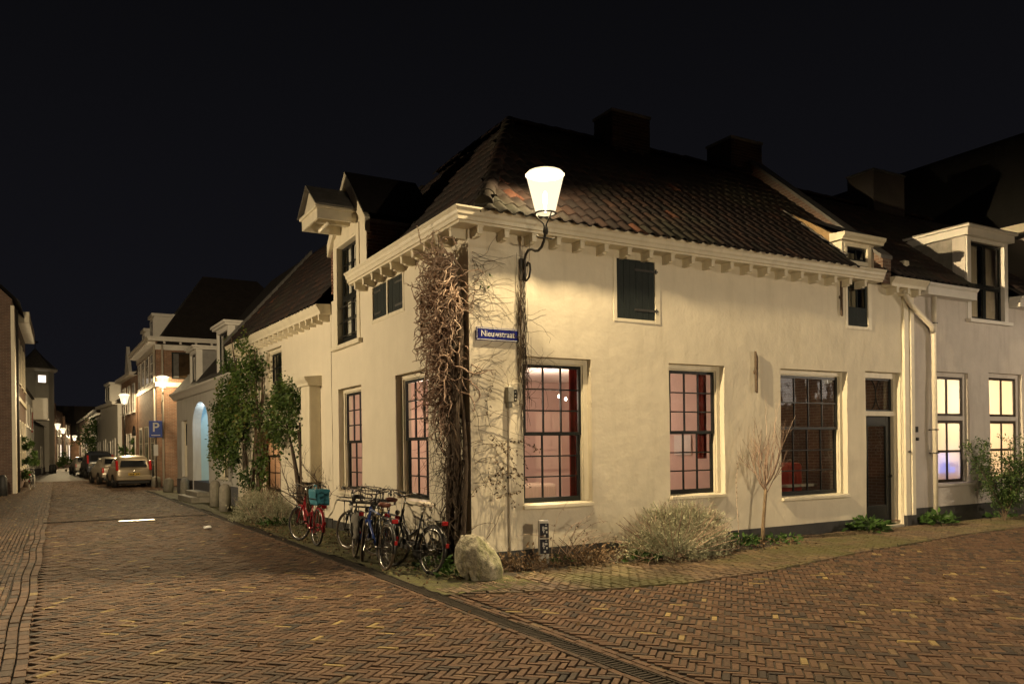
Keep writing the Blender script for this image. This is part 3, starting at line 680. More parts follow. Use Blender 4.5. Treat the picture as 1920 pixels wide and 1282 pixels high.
for k in range(10): link('bracket', bk['L'], H, (0, 0.1 + 0.482*k, 4.968))

# roof
SR, SL, EZ, RZ = 0.82, 1.2, 5.17, 8.2
EX = 0.10                                    # the side roof starts behind its boxed gutter
RY, RX = -0.36 + (RZ-EZ)/SR, EX + (RZ-EZ)/SL
b = MB(); e = 0.0
A0, A1, B1, HP, RE, RL = (EX, -0.36, EZ), (9.3, -0.36, EZ), (EX, 4.40, EZ), (RX, RY, RZ), (9.3, RY, RZ), (RX, 6.8, RZ)
B2, B3 = (0.98, 4.40, EZ + 0.88*SL), (0.98, 6.8, EZ + 0.88*SL)
BE, BL, IN = (9.3, 2*RY+0.36, EZ), (2*RX-EX, 6.8, EZ), (2*RX-EX, 2*RY+0.36, EZ)
D0, D1, D2, D3 = (8.27, -0.36, EZ), (8.27, 1.5, EZ + 1.86*SR), (9.27, 1.5, EZ + 1.86*SR), (9.27, -0.36, EZ)
b.add([A0, A1, RE, HP, B1, RL, BE, IN, BL, B2, B3, D0, D1, D2, D3], [(0, 11, 12, 13, 14, 1, 2, 3), (0, 3, 5, 10, 9, 4), (3, 2, 6, 7), (3, 7, 8, 5), (10, 5, 8), (1, 6, 2)])
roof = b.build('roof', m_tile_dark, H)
hip_slope = (RX - EX)/(RY + 0.36)          # dx per dy along the hip
sl = math.hypot(1, SR); sl2 = math.hypot(1, SL)
def keepR(u, v): y = v/sl; x = u - 0.36; return x > EX + y*hip_slope - 0.05 and y < RY + 0.36 - 0.05 and x < 9.24 and not (8.22 < x < 9.4 and y < 1.55)
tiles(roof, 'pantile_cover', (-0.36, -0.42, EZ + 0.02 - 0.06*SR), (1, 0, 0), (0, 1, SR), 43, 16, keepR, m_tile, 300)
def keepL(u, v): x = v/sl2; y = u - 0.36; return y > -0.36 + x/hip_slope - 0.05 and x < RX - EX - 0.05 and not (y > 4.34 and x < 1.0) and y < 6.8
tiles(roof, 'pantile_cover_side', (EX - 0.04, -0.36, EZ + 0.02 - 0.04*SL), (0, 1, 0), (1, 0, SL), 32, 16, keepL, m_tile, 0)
ridge_tiles(roof, (EX + 0.02, -0.30, EZ + 0.11), (RX, RY, RZ + 0.05), m_tile, 0.12, 'hip_tile')
ridge_tiles(roof, (RX, RY, RZ + 0.03), (9.3, RY, RZ + 0.03), m_tile, 0.12); ridge_tiles(roof, (RX, RY, RZ + 0.03), (RX, 6.8, RZ + 0.03), m_tile, 0.12)
# parapet coping at the far end of the front roof
b = MB(); b.prism([(-0.2, EZ + 0.30), (RY, RZ + 0.32), (RY, RZ - 0.3), (-0.2, EZ - 0.2)], 9.26, 9.52, lambda y, z, x: (x, y, z)); pp = b.build('parapet', m_brick_dark, H)
b = MB(); b.prism([(-0.2, EZ + 0.302), (RY, RZ + 0.322), (RY, RZ + 0.40), (-0.2, EZ + 0.38)], 9.21, 9.57, lambda y, z, x: (x, y, z)); b.build('coping', m_lead, pp)
# chimneys of laid brick
def chimney(parent, x0, x1, y0, y1, z0, z1, name='chimney', lay=True):
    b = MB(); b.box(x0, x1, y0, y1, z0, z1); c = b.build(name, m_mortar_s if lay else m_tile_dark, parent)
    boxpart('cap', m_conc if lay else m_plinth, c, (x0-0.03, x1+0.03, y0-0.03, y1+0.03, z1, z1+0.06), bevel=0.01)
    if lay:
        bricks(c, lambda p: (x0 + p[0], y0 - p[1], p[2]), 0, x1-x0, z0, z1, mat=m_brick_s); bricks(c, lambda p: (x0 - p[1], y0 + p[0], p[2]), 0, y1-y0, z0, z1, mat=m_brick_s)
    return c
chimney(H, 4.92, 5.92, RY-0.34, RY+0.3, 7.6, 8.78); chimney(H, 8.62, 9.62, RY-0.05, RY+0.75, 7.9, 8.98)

# wall dormer on the front, beside the door
t0, t1, h0, h1 = ODM
b = MB(tfR); b.box(t0-0.0, t0+0.07, -0.14, 0.012, h0, h1); b.box(t1-0.11, t1, -0.14, 0.012, h0, h1); b.box(t0+0.07, t1-0.11, -0.14, 0.010, h0, h0+0.06); b.box(t0+0.07, t1-0.11, -0.14, 0.010, h1-0.05, h1); b.box(t0+0.07, t1-0.11, -0.14, 0.010, 5.32, 5.40)
df = b.build('dormer', m_trim, H, bevel=0.004)
sash(tfR, df, t0+0.08, t1-0.12, 5.405, h1-0.055, -0.03, 2, 1, m_black, m_glass_dark, fr=0.035)
sash(tfR, df, t0+0.08, t1-0.12, 4.10, 5.315, -0.01, 2, 2, m_shut, m_glass_dark, fr=0.05, low=0.32)
boxpart('curtain', m_net, df, (t0+0.1, t1-0.14, -0.24, -0.23, 4.35, 5.62), tf=tfR)
b = MB(tfR); b.sweep([(-0.2, 5.76), (0.10, 5.76), (0.11, 5.80), (0.16, 5.84), (0.17, 5.90), (-0.2, 5.93)], lambda t, n, h: (t, n, h), [8.16, 9.44]); b.build('dormer_cornice', m_trim, df, bevel=0.004)
ck = [(0.31, 5.2), (0.31, 5.80), (0.7, 6.15), (1.35, 6.60), (1.5, 6.68), (1.2, 6.2)]
b = MB(); b.prism([(0.0, 5.2), (0.0, 5.80), (0.85, 6.36), (1.65, 6.83), (1.2, 6.2)], 8.30, 8.42, lambda y, z, x: (x, y, z)); c1 = b.build('cheek', M('ochre_stone', (0.30, 0.20, 0.10), 0.95, 0.3, 10, 1.0, 30, big=0.8), df)
b = MB(); b.prism([(0.0, 5.2), (0.0, 5.78), (0.6, 6.08), (1.55, 6.72), (1.2, 6.3)], 9.12, 9.24, lambda y, z, x: (x, y, z)); b.build('cheek', m_mortar, df)
b = MB(); b.tube([(8.28, -0.1, 5.44), (8.28, 0.55, 5.98), (8.28, 1.5, 6.76)], 0.035, 6); b.build('flashing', m_lead, df)
b = MB(); b.add([(8.2, -0.05, 5.935), (9.4, -0.05, 5.935), (9.4, 1.6, 6.75), (8.2, 1.6, 6.75)], [(0, 1, 2, 3)]); b.build('dormer_roof', m_slate, df)

# loft dormer with hoist canopy on the side street
t0, t1, h0, h1 = OLF; T0, T1 = 4.42, 6.58; tm = 5.48
b = MB(tfL); b.box(t0-0.10, t0+0.08, -0.16, 0.02, h0, h1); b.box(t1-0.08, t1+0.10, -0.16, 0.02, h0, h1); b.box(t0-0.1, t1+0.1, -0.16, 0.022, h1, h1+0.16); b.box(t0+0.08, t1-0.08, -0.16, 0.018, h1-0.06, h1)
ld = b.build('loft_dormer', m_trim, H, bevel=0.006)
sm = (t0+t1)/2
sash(tfL, ld, t0+0.085, sm, 4.98, h1-0.065, -0.11, 2, 3, m_black, m_glass); sash(tfL, ld, sm, t1-0.085, 4.98, h1-0.065, -0.11, 2, 3, m_black, m_glass)
sash(tfL, ld, t0+0.085, sm, h0+0.02, 4.97, -0.105, 1, 2, m_black, m_glass, fr=0.07, low=0.1); sash(tfL, ld, sm, t1-0.085, h0+0.02, 4.97, -0.105, 1, 2, m_black, m_glass, fr=0.07, low=0.1)
boxpart('curtain', m_trim_w, ld, (t0+0.02, t1-0.02, -0.21, -0.20, 4.1, 6.08), tf=tfL)
for h in (4.15, 4.45, 4.78):
    b = MB(tfL); b.tube([(t0+0.06, -0.05, h), (t1-0.06, -0.05, h)], 0.014, 6); b.build('guard_bar', m_iron, ld)
b = MB(tfL); b.box(t0-0.22, t1+0.22, -0.1, 0.09, h0-0.09, h0); b.build('sill', m_trim, ld, bevel=0.008)
gz, ga = 6.26, 7.36
b = MB(tfL); b.prism([(T0-0.02, gz-0.05), (T1+0.02, gz-0.05), (tm, ga-0.05)], -0.12, 0.0, lambda t, h, n: (t, n, h)); b.build('gable', m_trim, ld)
for sg, Tq in ((-1, T0), (1, T1)):
    b = MB(tfL); q = Tq + sg*0.16
    b.prism([(q, gz-0.30), (tm, ga-0.20), (tm, ga+0.10), (q, gz-0.02)], -0.02 + 0.002*sg, 0.085 + 0.002*sg, lambda t, h, n: (t, n, h)); b.build('bargeboard', m_trim, ld, bevel=0.006)
b = MB()
yq0, yq1 = T0-0.10, T1+0.10
b.add([(-0.07, yq0, gz-0.02), (-0.07, tm, ga+0.11), (-0.07, yq1, gz-0.02), (1.5, yq0, gz-0.02), (1.5, tm, ga+0.11), (1.5, yq1, gz-0.02)], [(0, 1, 4, 3), (1, 2, 5, 4)]); b.v = [(x_, y_, z_ + (0.10 if abs(y_-tm) > 0.3 else 0.0)) for x_, y_, z_ in b.v]; b.build('dormer_roof', m_tile_dark, ld)
def cheek(yc, sgn):
    b = MB(); b.prism([(0.02, 5.1), (1.4, 7.2), (1.4, gz), (0.02, gz)] if False else [(0.02, 5.05), (1.02, gz), (0.02, gz)], min(yc, yc+sgn*0.1), max(yc, yc+sgn*0.1), lambda x, z, y: (x, y, z)); c = b.build('cheek', m_mortar, ld)
    bricks(c, lambda p: (p[0], yc - p[1] if sgn > 0 else yc + p[1], p[2]), 0.02, 1.0, 5.06, gz-0.03, keep=lambda t, h: h > 5.10 + t*1.2)
cheek(T0, 1)
b = MB(); b.prism([(0.02, 4.9), (0.78, gz), (0.02, gz)], T1-0.1, T1, lambda x, z, y: (x, y, z)); c = b.build('cheek', m_mortar, ld)
bricks(ld, lambda p: (-p[1] - 0.0, T1 + 0.005 + p[0], p[2]), 0.0, 0.11, 5.15, gz-0.03)
# hoist canopy
hc = MB(tfL); y0, y1, z0 = tm-0.56, tm+0.56, 6.28; n1 = 0.82
hc.box(y0, y0+0.05, 0.0, n1, z0, z0+0.24); hc.box(y1-0.05, y1, 0.0, n1, z0, z0+0.24); hc.box(y0+0.05, y1-0.05, n1-0.05, n1-0.002, z0+0.002, z0+0.238)
hc.prism([(y0+0.02, z0+0.24), (y1-0.02, z0+0.24), (tm, z0+0.72)], n1-0.06, n1-0.02, lambda t, h, n: (t, n, h)); cp = hc.build('hoist_canopy', m_trim, ld, bevel=0.006)
b = MB(tfL); b.box(y0-0.05, y1+0.05, -0.02, n1+0.05, z0+0.20, z0+0.262); b.build('moulding', m_trim, cp, bevel=0.02)
for sg in (-1, 1):
    b = MB(tfL); q = tm + sg*0.66; b.prism([(q, z0+0.25), (q, z0+0.275), (tm, z0+0.785), (tm, z0+0.76)], 0.0, n1+0.07, lambda t, h, n: (t, n, h)); b.build('canopy_roof', m_slate, cp)
b = MB(tfL); b.box(tm-0.07, tm+0.07, -0.1, 0.70, z0+0.06, z0+0.20); b.build('hoist_beam', m_trim, cp, bevel=0.006)
b = MB(tfL); b.tube([(tm+0.38, 0.50, z0+0.0), (tm-0.30, 0.52, z0+0.0)], 0.035, 10); b.build('roller', m_trim, cp, True)

# wall anchors
def anchor(tf, t, h0, h1, lean=0.02):
    b = MB(tf); b.prism([(t-0.016, h1), (t+0.02+lean, h1-0.12), (t+0.02, h0), (t-0.016, h0+0.03)], 0.02, 0.06, lambda a, h, n: (a, n, h)); b.box(t-0.03, t+0.05, 0.0, 0.03, (h0+h1)/2-0.03, (h0+h1)/2+0.03); b.build('wall_anchor', m_rust, H, bevel=0.004)
anchor(tfR, 5.83, 2.68, 3.45); anchor(tfL, 1.66, 3.60, 4.28, 0.0); anchor(tfR, 8.20, 4.25, 5.0, 0.0)
# electricity conduit and little boxes
b = MB(tfR); b.tube([(0.90, 0.035, 4.38), (0.88, 0.035, 3.3), (0.86, 0.035, 2.72), (0.66, 0.035, 2.70), (0.64, 0.035, 2.4), (0.63, 0.035, 1.2), (0.625, 0.035, 0.04)], 0.016, 8); b.build('conduit', m_zinc, H, True)
b = MB(tfR); b.box(0.585, 0.69, 0.0, 0.11, 2.42, 2.66); b.box(0.60, 0.675, 0.0, 0.09, 2.34, 2.42); b.build('meter_box', M('grey_plastic', (0.25, 0.24, 0.20), 0.5, 0.1), H, bevel=0.015)
b = MB(tfR); b.box(0.745, 0.79, 0.0, 0.012, 2.44, 2.62); mp_ = b.build('number_plate', m_black, H)
for z_ in (2.465, 2.52, 2.575): boxpart('mark', m_trim_w, mp_, (0.757, 0.778, 0.012, 0.014, z_, z_+0.022), tf=tfR)
b = MB(tfR); b.box(0.60, 0.66, 0.0, 0.05, 1.28, 1.31); b.build('clip', m_iron, H)
b = MB(tfR); b.lathe([(0.02, 0.0), (0.03, 0.04), (0.012, 0.06)], 10, (0, 0, 0), 'y'); b.v = [(p[0] + 10.24, p[1] - 0.055, p[2] + 1.55) for p in b.v]; b.build('bell_push', m_iron, H)

# rooms behind the windows
def room(parent, x0, x1, y0, y1, z0, z1, mw, mside=None, name='room'):
    b = MB(); b.quad((x0, y1, z0), (x1, y1, z0), (x1, y1, z1), (x0, y1, z1)); b.quad((x1, y0, z0), (x1, y1, z0), (x1, y1, z1), (x1, y0, z1)); r = b.build(name, mw, parent, recalc=False)
    b = MB(); b.quad((x0, y0, z1), (x1, y0, z1), (x1, y1, z1), (x0, y1, z1)); b.build('ceiling', m_ceil, r, recalc=False)
    b = MB(); b.quad((x0, y0, z0), (x1, y0, z0), (x1, y1, z0), (x0, y1, z0)); b.build('floor', m_floor, r, recalc=False)
    return r
r1 = room(H, 0.05, 5.75, 0.05, 6.35, 0.12, 3.34, m_room)
boxpart('partition', m_room, r1, (2.2, 2.3, 3.0, 6.3, 0.13, 3.33)); boxpart('wall_panel', m_room_y, r1, (2.0, 2.19, 2.96, 3.2, 0.13, 3.3)); boxpart('wall_panel', m_room_y, r1, (2.12, 2.195, 3.4, 3.9, 0.13, 2.6)); boxpart('wall_panel', m_curt, r1, (2.12, 2.19, 4.4, 4.8, 0.13, 2.9))
boxpart('picture', m_trim_w, r1, (5.72, 5.74, 1.6, 2.1, 1.55, 1.95)); boxpart('sofa', m_net, r1, (3.0, 4.2, 4.2, 5.0, 0.13, 0.95), bevel=0.06)
def curtain(parent, tf, t0, t1, h0, h1, n, mat):
    b = MB(tf); k = 18; P = []
    for i in range(k+1):
        t = t0 + (t1-t0)*i/k; dn = 0.03*math.sin(i*1.9); P += [(t, n+dn, h0), (t + 0.01, n+dn, h1)]
    b.add(P, [(2*i, 2*i+2, 2*i+3, 2*i+1) for i in range(k)]); return b.build('curtain', mat, parent, recalc=False)
curtain(r1, tfR, 2.02, 2.27, 0.5, 3.1, -0.42, m_curt); curtain(r1, tfR, 4.80, 5.02, 1.5, 3.1, -0.42, m_curt); curtain(r1, tfL, 1.45, 1.75, 0.5, 3.05, -0.42, m_curt); curtain(r1, tfL, 4.75, 5.02, 0.5, 3.05, -0.42, m_curt_y); curtain(r1, tfL, 5.35, 5.5, 0.5, 3.05, -0.6, m_curt)
m_bulb = emis('ceiling_bulb', (1.0, 0.80, 0.62), 14)
for p in ((5.07, 5.4, 2.93), (5.26, 5.4, 2.87)):
    b = MB(); b.lathe([(0.0, -0.03), (0.025, -0.025), (0.03, 0.02), (0.015, 0.05)], 10, p); b.build('ceiling_spot', m_bulb, r1, True)
light('room_light', H, (3.6, 3.4, 2.6), 115, (1.0, 0.74, 0.58), 0.2); light('room_light', H, (1.2, 4.4, 2.5), 95, (1.0, 0.72, 0.54), 0.2); light('room_light', H, (1.3, 1.6, 2.6), 45, (1.0, 0.72, 0.56), 0.2)
r2 = room(H, 5.85, 10.3, 0.05, 4.0, 0.12, 3.34, M('brown_room_wall', (0.20, 0.14, 0.09), 0.8, 0.1, 3, 0.05, 20))
boxpart('partition', m_room, r2, (5.8, 5.84, 0.35, 4.0, 0.13, 3.33)); boxpart('chair', M('red_chair', (0.35, 0.03, 0.02), 0.6, 0.1), r2, (8.05, 8.5, 1.2, 1.6, 0.13, 1.35), bevel=0.08); boxpart('table', m_trim_w, r2, (7.8, 8.7, 1.0, 1.18, 0.85, 0.9))
light('room_light', H, (7.6, 2.6, 2.6), 34, (1.0, 0.75, 0.5), 0.15)

# ================================================================== street lanterns
def lamp_glass(name, col, s):
    m, t, out = nodes(name); e = N(t, 'Emission', Strength=s); e.inputs['Color'].default_value = (*col, 1); tr = N(t, 'BsdfTransparent')
    ms = N(t, 'MixShader'); ms.inputs[0].default_value = 0.5; t.links.new(tr.outputs[0], ms.inputs[1]); t.links.new(e.outputs[0], ms.inputs[2]); t.links.new(ms.outputs[0], out.inputs[0]); return m
m_lg = lamp_glass('lit_lamp_glass', (1.0, 0.82, 0.52), 2.0)
m_mantle = emis('lamp_burner', (1.0, 0.90, 0.70), 25.0)
def lantern(parent, c, watts, col, s=1.0, falloff=(1.0, 0.0), sides=16, lz=0.515, lr=0.035, hr=0.33):
    x, y, z = c
    b = MB(); b.lathe([(0.135*s, 0.0), (0.155*s, 0.06*s), (0.275*s, 0.55*s)], sides, c, caps=False); g_ = b.build('glass', m_lg, parent, True)
    b = MB(); b.lathe([(0.278*s, 0.55*s), (0.255*s, 0.595*s), (0.17*s, 0.625*s), (0.05*s, 0.64*s)], sides, c, caps=False); b.build('dome', m_lg, parent, True)
    b = MB(); b.lathe([(hr*s, 0.556*s), (0.20*s, 0.588*s), (0.02*s, 0.592*s)], sides, c, caps=False); b.build('reflector_hood', m_wpaint, parent, True)
    b = MB(); b.lathe([(0.045*s, 0.64*s), (0.05*s, 0.66*s), (0.02*s, 0.69*s), (0.0, 0.72*s)], 10, c); b.build('finial', m_iron, parent, True)
    b = MB(); b.tube([(x+0.15*s*math.cos(k*math.pi/8), y+0.15*s*math.sin(k*math.pi/8), z) for k in range(16)], 0.014*s, 6, closed=True); b.build('ring', m_iron, parent, True)
    for k in range(3):
        a = 0.6 + k*2.094; b = MB(); q = lambda r, dz: (x + r*s*math.cos(a), y + r*s*math.sin(a), z + dz*s)
        b.tube([q(0.012, -0.22), q(0.03, -0.15), q(0.10, -0.08), q(0.15, 0.0)], 0.010*s, 6); b.build('prong', m_iron, parent, True)
    b = MB(); b.lathe([(0.03*s, -0.30*s), (0.04*s, -0.26*s), (0.03*s, -0.20*s), (0.018*s, -0.18*s)], 10, c); b.build('socket', m_iron, parent, True)
    b = MB(); b.lathe([(0.012*s, 0.02*s), (0.016*s, 0.12*s), (0.030*s, 0.16*s), (0.030*s, 0.28*s), (0.01*s, 0.32*s)], 12, c); b.build('burner', m_mantle, parent, True)
    light('lamp_light', parent, (x, y, z + lz*s), watts, col, lr*s, falloff)
ml = thing('wall_lantern', 'big lit glass lantern on a curled iron wall bracket', 'street lamp', 0.91, 0, 4.2)
b = MB(tfR); b.box(-0.055, 0.055, 0.0, 0.06, 0.08, 0.42); b.build('wall_plate', m_iron, ml, bevel=0.02)
arm = [(0, 0.05, 0.20), (0, 0.08, 0.36), (0, 0.13, 0.46), (0, 0.21, 0.51), (0, 0.31, 0.50), (0, 0.40, 0.455), (0, 0.49, 0.44), (0, 0.58, 0.47), (0, 0.65, 0.54), (0, 0.69, 0.64), (0, 0.70, 0.76)]
b = MB(tfR); b.tube(arm, 0.021, 8); b.build('bracket_arm', m_iron, ml, True)
b = MB(tfR); b.tube([(0, 0.06, 0.12), (0, 0.14, 0.06), (0, 0.22, 0.10), (0, 0.26, 0.20), (0, 0.24, 0.30), (0, 0.18, 0.33), (0, 0.15, 0.28)], 0.016, 8); b.build('scroll', m_iron, ml, True)
b = MB(tfR); b.tube([(-0.155, 0.70, 0.60), (-0.12, 0.70, 0.575), (0.12, 0.70, 0.575), (0.155, 0.70, 0.60)], 0.012, 6); b.build('ladder_bar', m_iron, ml, True)
lantern(ml, (0, -0.70, 0.93), MAIN_W, SODIUM, falloff=(0.75, 0.20), lz=0.512, lr=0.04, hr=0.288)

def lamp_post(x, y, h, watts, label, col=SODIUM, s=1.0, falloff=(1.0, 0.0), grp=None, **kw):
    p = thing('lamp_post', label, 'street lamp', x, y, 0, 0, grp)
    b = MB(); b.lathe([(0.13, 0), (0.13, 0.35), (0.09, 0.45), (0.065, 0.6), (0.05, h*0.6), (0.04, h-0.32)], 12); b.build('pole', m_iron, p, True)
    b = MB(); b.tube([(-0.25, 0, h-0.6), (0.25, 0, h-0.6)], 0.014, 6); b.build('ladder_bar', m_iron, p)
    lantern(p, (0, 0, h), watts, col, s, falloff, **kw); return p
def wall_lamp(x, y, z, dx, dy, watts, label, col=SODIUM, falloff=(1.0, 0.0)):
    """lantern carried by an arm from a wall lying in direction (dx,dy)"""
    p = thing('wall_lantern', label, 'street lamp', x, y, z)
    b = MB(); b.tube([(dx, dy, -0.9), (dx*0.85, dy*0.85, -0.55), (dx*0.5, dy*0.5, -0.62), (dx*0.1, dy*0.1, -0.58), (0, 0, -0.28)], 0.022, 6); b.build('bracket_arm', m_iron, p, True)
    b = MB(); b.box(dx-0.06, dx+0.06, dy-0.06, dy+0.06, -1.2, -0.6); b.build('wall_plate', m_iron, p)
    lantern(p, (0, 0, 0), watts, col, 1.0, falloff, 12); return p
lamp_post(-7.4, 7.0, 3.9, LEFT_W, 'lit lamp post across the street from the parked bicycles', (1.0, 0.77, 0.46), lz=0.45, lr=0.06, hr=0.27)
lamp_post(16.0, -6.2, 3.6, RIGHT_W, 'lit lamp post across the side street from the shrub house', (1.0, 0.80, 0.58))
lamp_post(1.5, -14.5, 3.4, FILL_W, 'added fill lamp post out of view opposite the vine', (1.0, 0.79, 0.50))  # added lamp out of view, fills front wall and road with light
wall_lamp(-0.73, 32.31, 4.86, 0.05, 0.75, 420, 'lit lantern on the brick gable above the parking sign')
lamp_post(-1.84, 41.57, 4.55, 340, 'lit lamp post with leafy base beside the parked silver cars')
wall_lamp(-2.10, 64.5, 4.2, 0.75, 0.0, 330, 'lit lantern on the pale house above the dark green tree')
wall_lamp(-5.25, 84.8, 4.16, -0.6, 0, 330, 'lit lantern on the white houses past the tower')
lamp_post(-4.7, 92.6, 3.9, 200, 'lit lamp post in front of the dark stepped gables')
wall_lamp(-3.46, 100, 3.2, -0.5, 0.3, 260, 'low lit lantern at the far bend of the street')

# ================================================================== neighbouring house on the right
NH = thing('neighbour_house', 'grey plastered house with lit frosted windows and flat dormer', 'house', 10.46, 0)
tn = lambda p: (p[0]-10.46, -p[1], p[2])
ON1, ON2, OND = (11.20, 12.52, 0.78, 3.28), (13.32, 14.66, 0.80, 3.32), (12.56, 13.98, 4.50, 6.30)
wall('front_wall', tn, [(10.462, 21.5, 0, 5.0), (12.44, 14.10, 5.0, 6.36)], [ON1, ON2, OND], m_plaster_g, NH, disp=0.03)
b = MB(tn)
b.box(10.465, 21.5, -0.02, 0.02, -0.02, 0.35); b.build('plinth', m_plinth, NH)
boxpart('back_wall', m_brick_dark, NH, (0.02, 11, 6.2, 6.6, 0, 5.1), (10.8, 11.04, 0.3, 6.2, 0, 5.1))
m_brown = M('dark_brown_frame', (0.035, 0.024, 0.016), 0.4, 0.2, 10, 0.1, 40)
for o in (ON1, ON2):
    t0, t1, h0, h1 = o; b = MB(tn); f = 0.10
    b.box(t0, t0+f, -0.2, -0.09, h0+0.08, h1); b.box(t1-f, t1, -0.2, -0.09, h0+0.08, h1); b.box(t0+f, t1-f, -0.2, -0.092, h1-f, h1); b.box(t0+f, t1-f, -0.2, -0.085, 2.22, 2.32)
    wn = b.build('window', m_plaster_g, NH, bevel=0.006)
    sash(tn, wn, t0+f, t1-f, 2.32, h1-f, -0.11, 2, 1, m_brown, m_frost, fr=0.055, bar=0.06); sash(tn, wn, t0+f, t1-f, h0+0.08, 2.22, -0.11, 2, 2, m_brown, m_frost, fr=0.06, bar=0.05)
    b = MB(tn); b.prism([(-0.2, h0), (0.07, h0), (0.07, h0+0.06), (-0.2, h0+0.085)], t0-0.04, t1+0.04, lambda n, h, t: (t, n, h)); b.build('sill', m_plaster_g, wn, bevel=0.006)
rn = room(NH, 0.1, 5.6, 0.1, 3.2, 0.12, 3.4, M('cream_room_wall', (0.60, 0.48, 0.30), 0.8, 0.05, 3, 0.05, 20))
b = MB(tn); b.box(11.35, 12.45, -0.32, -0.30, 1.05, 1.18); b.box(11.75, 12.3, -0.4, -0.34, 1.1, 1.5); b.build('television', emis('blue_screen', (0.30, 0.36, 1.0), 1.6), rn)
light('room_light', NH, (1.9, 1.5, 2.7), 190, (1.0, 0.80, 0.52), 0.2); light('room_light', NH, (3.9, 1.7, 2.6), 120, (1.0, 0.74, 0.42), 0.2)
# cornices
prn = [(0.0, 4.86), (0.26, 4.86), (0.27, 5.02), (0.31, 5.06), (0.32, 5.10), (0.0, 5.12)]
for a, c in ((10.66, 12.42), (14.14, 21.5)):
    b = MB(tn); b.sweep(prn, lambda t, n, h: (t, n, h), [a, c]); b.build('cornice', m_trim_w, NH, bevel=0.004)
b = MB(tfR); b.sweep([(0.0, 4.93), (0.24, 4.93), (0.25, 4.99), (0.29, 5.04), (0.33, 5.09), (0.33, 5.11), (0.0, 5.13)], lambda t, n, h: (t, n, h), [9.48, 10.62]); b.build('end_cornice', m_trim, H, bevel=0.004)
for k in range(3): link('bracket', bk['R'], H, (9.68 + 0.36*k, 0, 4.93))
# dormer flush with the front
t0, t1, h0, h1 = OND; b = MB(tn)
b.box(t0-0.10, t0+0.05, -0.16, 0.03, h0, h1+0.05); b.box(t1-0.05, t1+0.10, -0.16, 0.03, h0, h1+0.05); b.box(t0+0.05, t1-0.05, -0.16, 0.028, h1-0.04, h1+0.05)
nd = b.build('dormer', m_trim_w, NH, bevel=0.006); tm_ = (t0+t1)/2
for (a, c) in ((t0+0.055, tm_-0.002), (tm_+0.002, t1-0.055)):
    sash(tn, nd, a, c, 5.28, h1-0.045, -0.06, 1, 1, m_black, m_glass, fr=0.055); sash(tn, nd, a, c, h0+0.02, 5.275, -0.06, 1, 1, m_black, m_glass, fr=0.055)
for (a, c) in ((t0+0.08, tm_-0.1), (tm_+0.06, t1-0.1)):
    q = MB(tn); k = 14; P = []
    for i in range(k+1): tt = a + (c-a)*i/k; dn = 0.025*math.sin(i*2.1); P += [(tt, -0.17+dn, h0+0.05), (tt, -0.17+dn, h1-0.05)]
    q.add(P, [(2*i, 2*i+2, 2*i+3, 2*i+1) for i in range(k)]); q.build('curtain', m_net, nd, recalc=False)
b = MB(tn); b.box(t0-0.14, t1+0.14, -0.05, 0.12, h0-0.08, h0); b.build('sill', m_trim_w, nd, bevel=0.008)
b = MB(); xa, xb = t0-10.46-0.22, t1-10.46+0.22
b.box(xa, xb, -0.12, 1.75, 6.36, 6.52); b.build('dormer_roof', m_trim_w, nd); boxpart('moulding', m_trim_w, nd, (xa-0.05, xb+0.05, -0.18, 1.75, 6.525, 6.57)); boxpart('roofing', m_slate, nd, (xa-0.03, xb+0.03, -0.16, 1.75, 6.575, 6.60))
b = MB(); b.box(xa+0.12, xa+0.17, 0.04, 1.7, 5.15, 6.355); b.box(xb-0.17, xb-0.12, 0.04, 1.7, 5.15, 6.355); b.build('cheek', m_slate, nd)
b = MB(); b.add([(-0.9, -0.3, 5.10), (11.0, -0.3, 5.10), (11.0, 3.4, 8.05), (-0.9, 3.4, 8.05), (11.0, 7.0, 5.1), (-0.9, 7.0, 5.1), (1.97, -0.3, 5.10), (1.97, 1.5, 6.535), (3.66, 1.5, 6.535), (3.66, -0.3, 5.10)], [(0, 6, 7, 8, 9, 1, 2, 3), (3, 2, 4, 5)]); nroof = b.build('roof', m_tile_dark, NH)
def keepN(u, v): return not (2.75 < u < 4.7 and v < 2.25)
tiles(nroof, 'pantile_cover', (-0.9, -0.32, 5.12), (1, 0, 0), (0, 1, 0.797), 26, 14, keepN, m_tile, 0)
ridge_tiles(nroof, (-0.9, 3.4, 8.06), (6, 3.4, 8.06), m_tile, 0.12)
chimney(NH, 3.1, 4.4, 3.1, 3.9, 7.6, 8.95, lay=False)
boxpart('stub', m_trim, NH, (-0.05, 0.12, 0.1, 0.3, 5.15, 5.62), bevel=0.02)
# rainwater pipes
dp = MB(tn); dp.tube([(11.08, 0.12, 4.86), (11.08, 0.10, 4.0), (11.08, 0.10, 0.05)], 0.052, 12); pp_ = dp.build('downpipe', m_zinc, NH, True)
for h in (4.28, 2.0, 1.5): boxpart('pipe_clip', m_iron, pp_, (11.02, 11.14, 0.0, 0.157, h, h+0.025), tf=tn)
b = MB(tfR); b.tube([(10.02, 0.16, 4.90), (10.06, 0.15, 4.80), (10.25, 0.14, 4.62), (10.98, 0.12, 4.22), (11.06, 0.10, 4.10)], 0.055, 12); b.build('downpipe', m_zinc, H, True)
for v in [(10.62, 0.02, 2.0)]:
    b = MB(tn); b.box(10.55, 10.63, 0.0, 0.02, 1.96, 2.08); b.build('number_plate', m_black, NH); b = MB(tn); b.box(10.56, 10.62, 0.0, 0.05, 1.78, 1.85); b.build('bell_push', m_iron, NH, bevel=0.01)

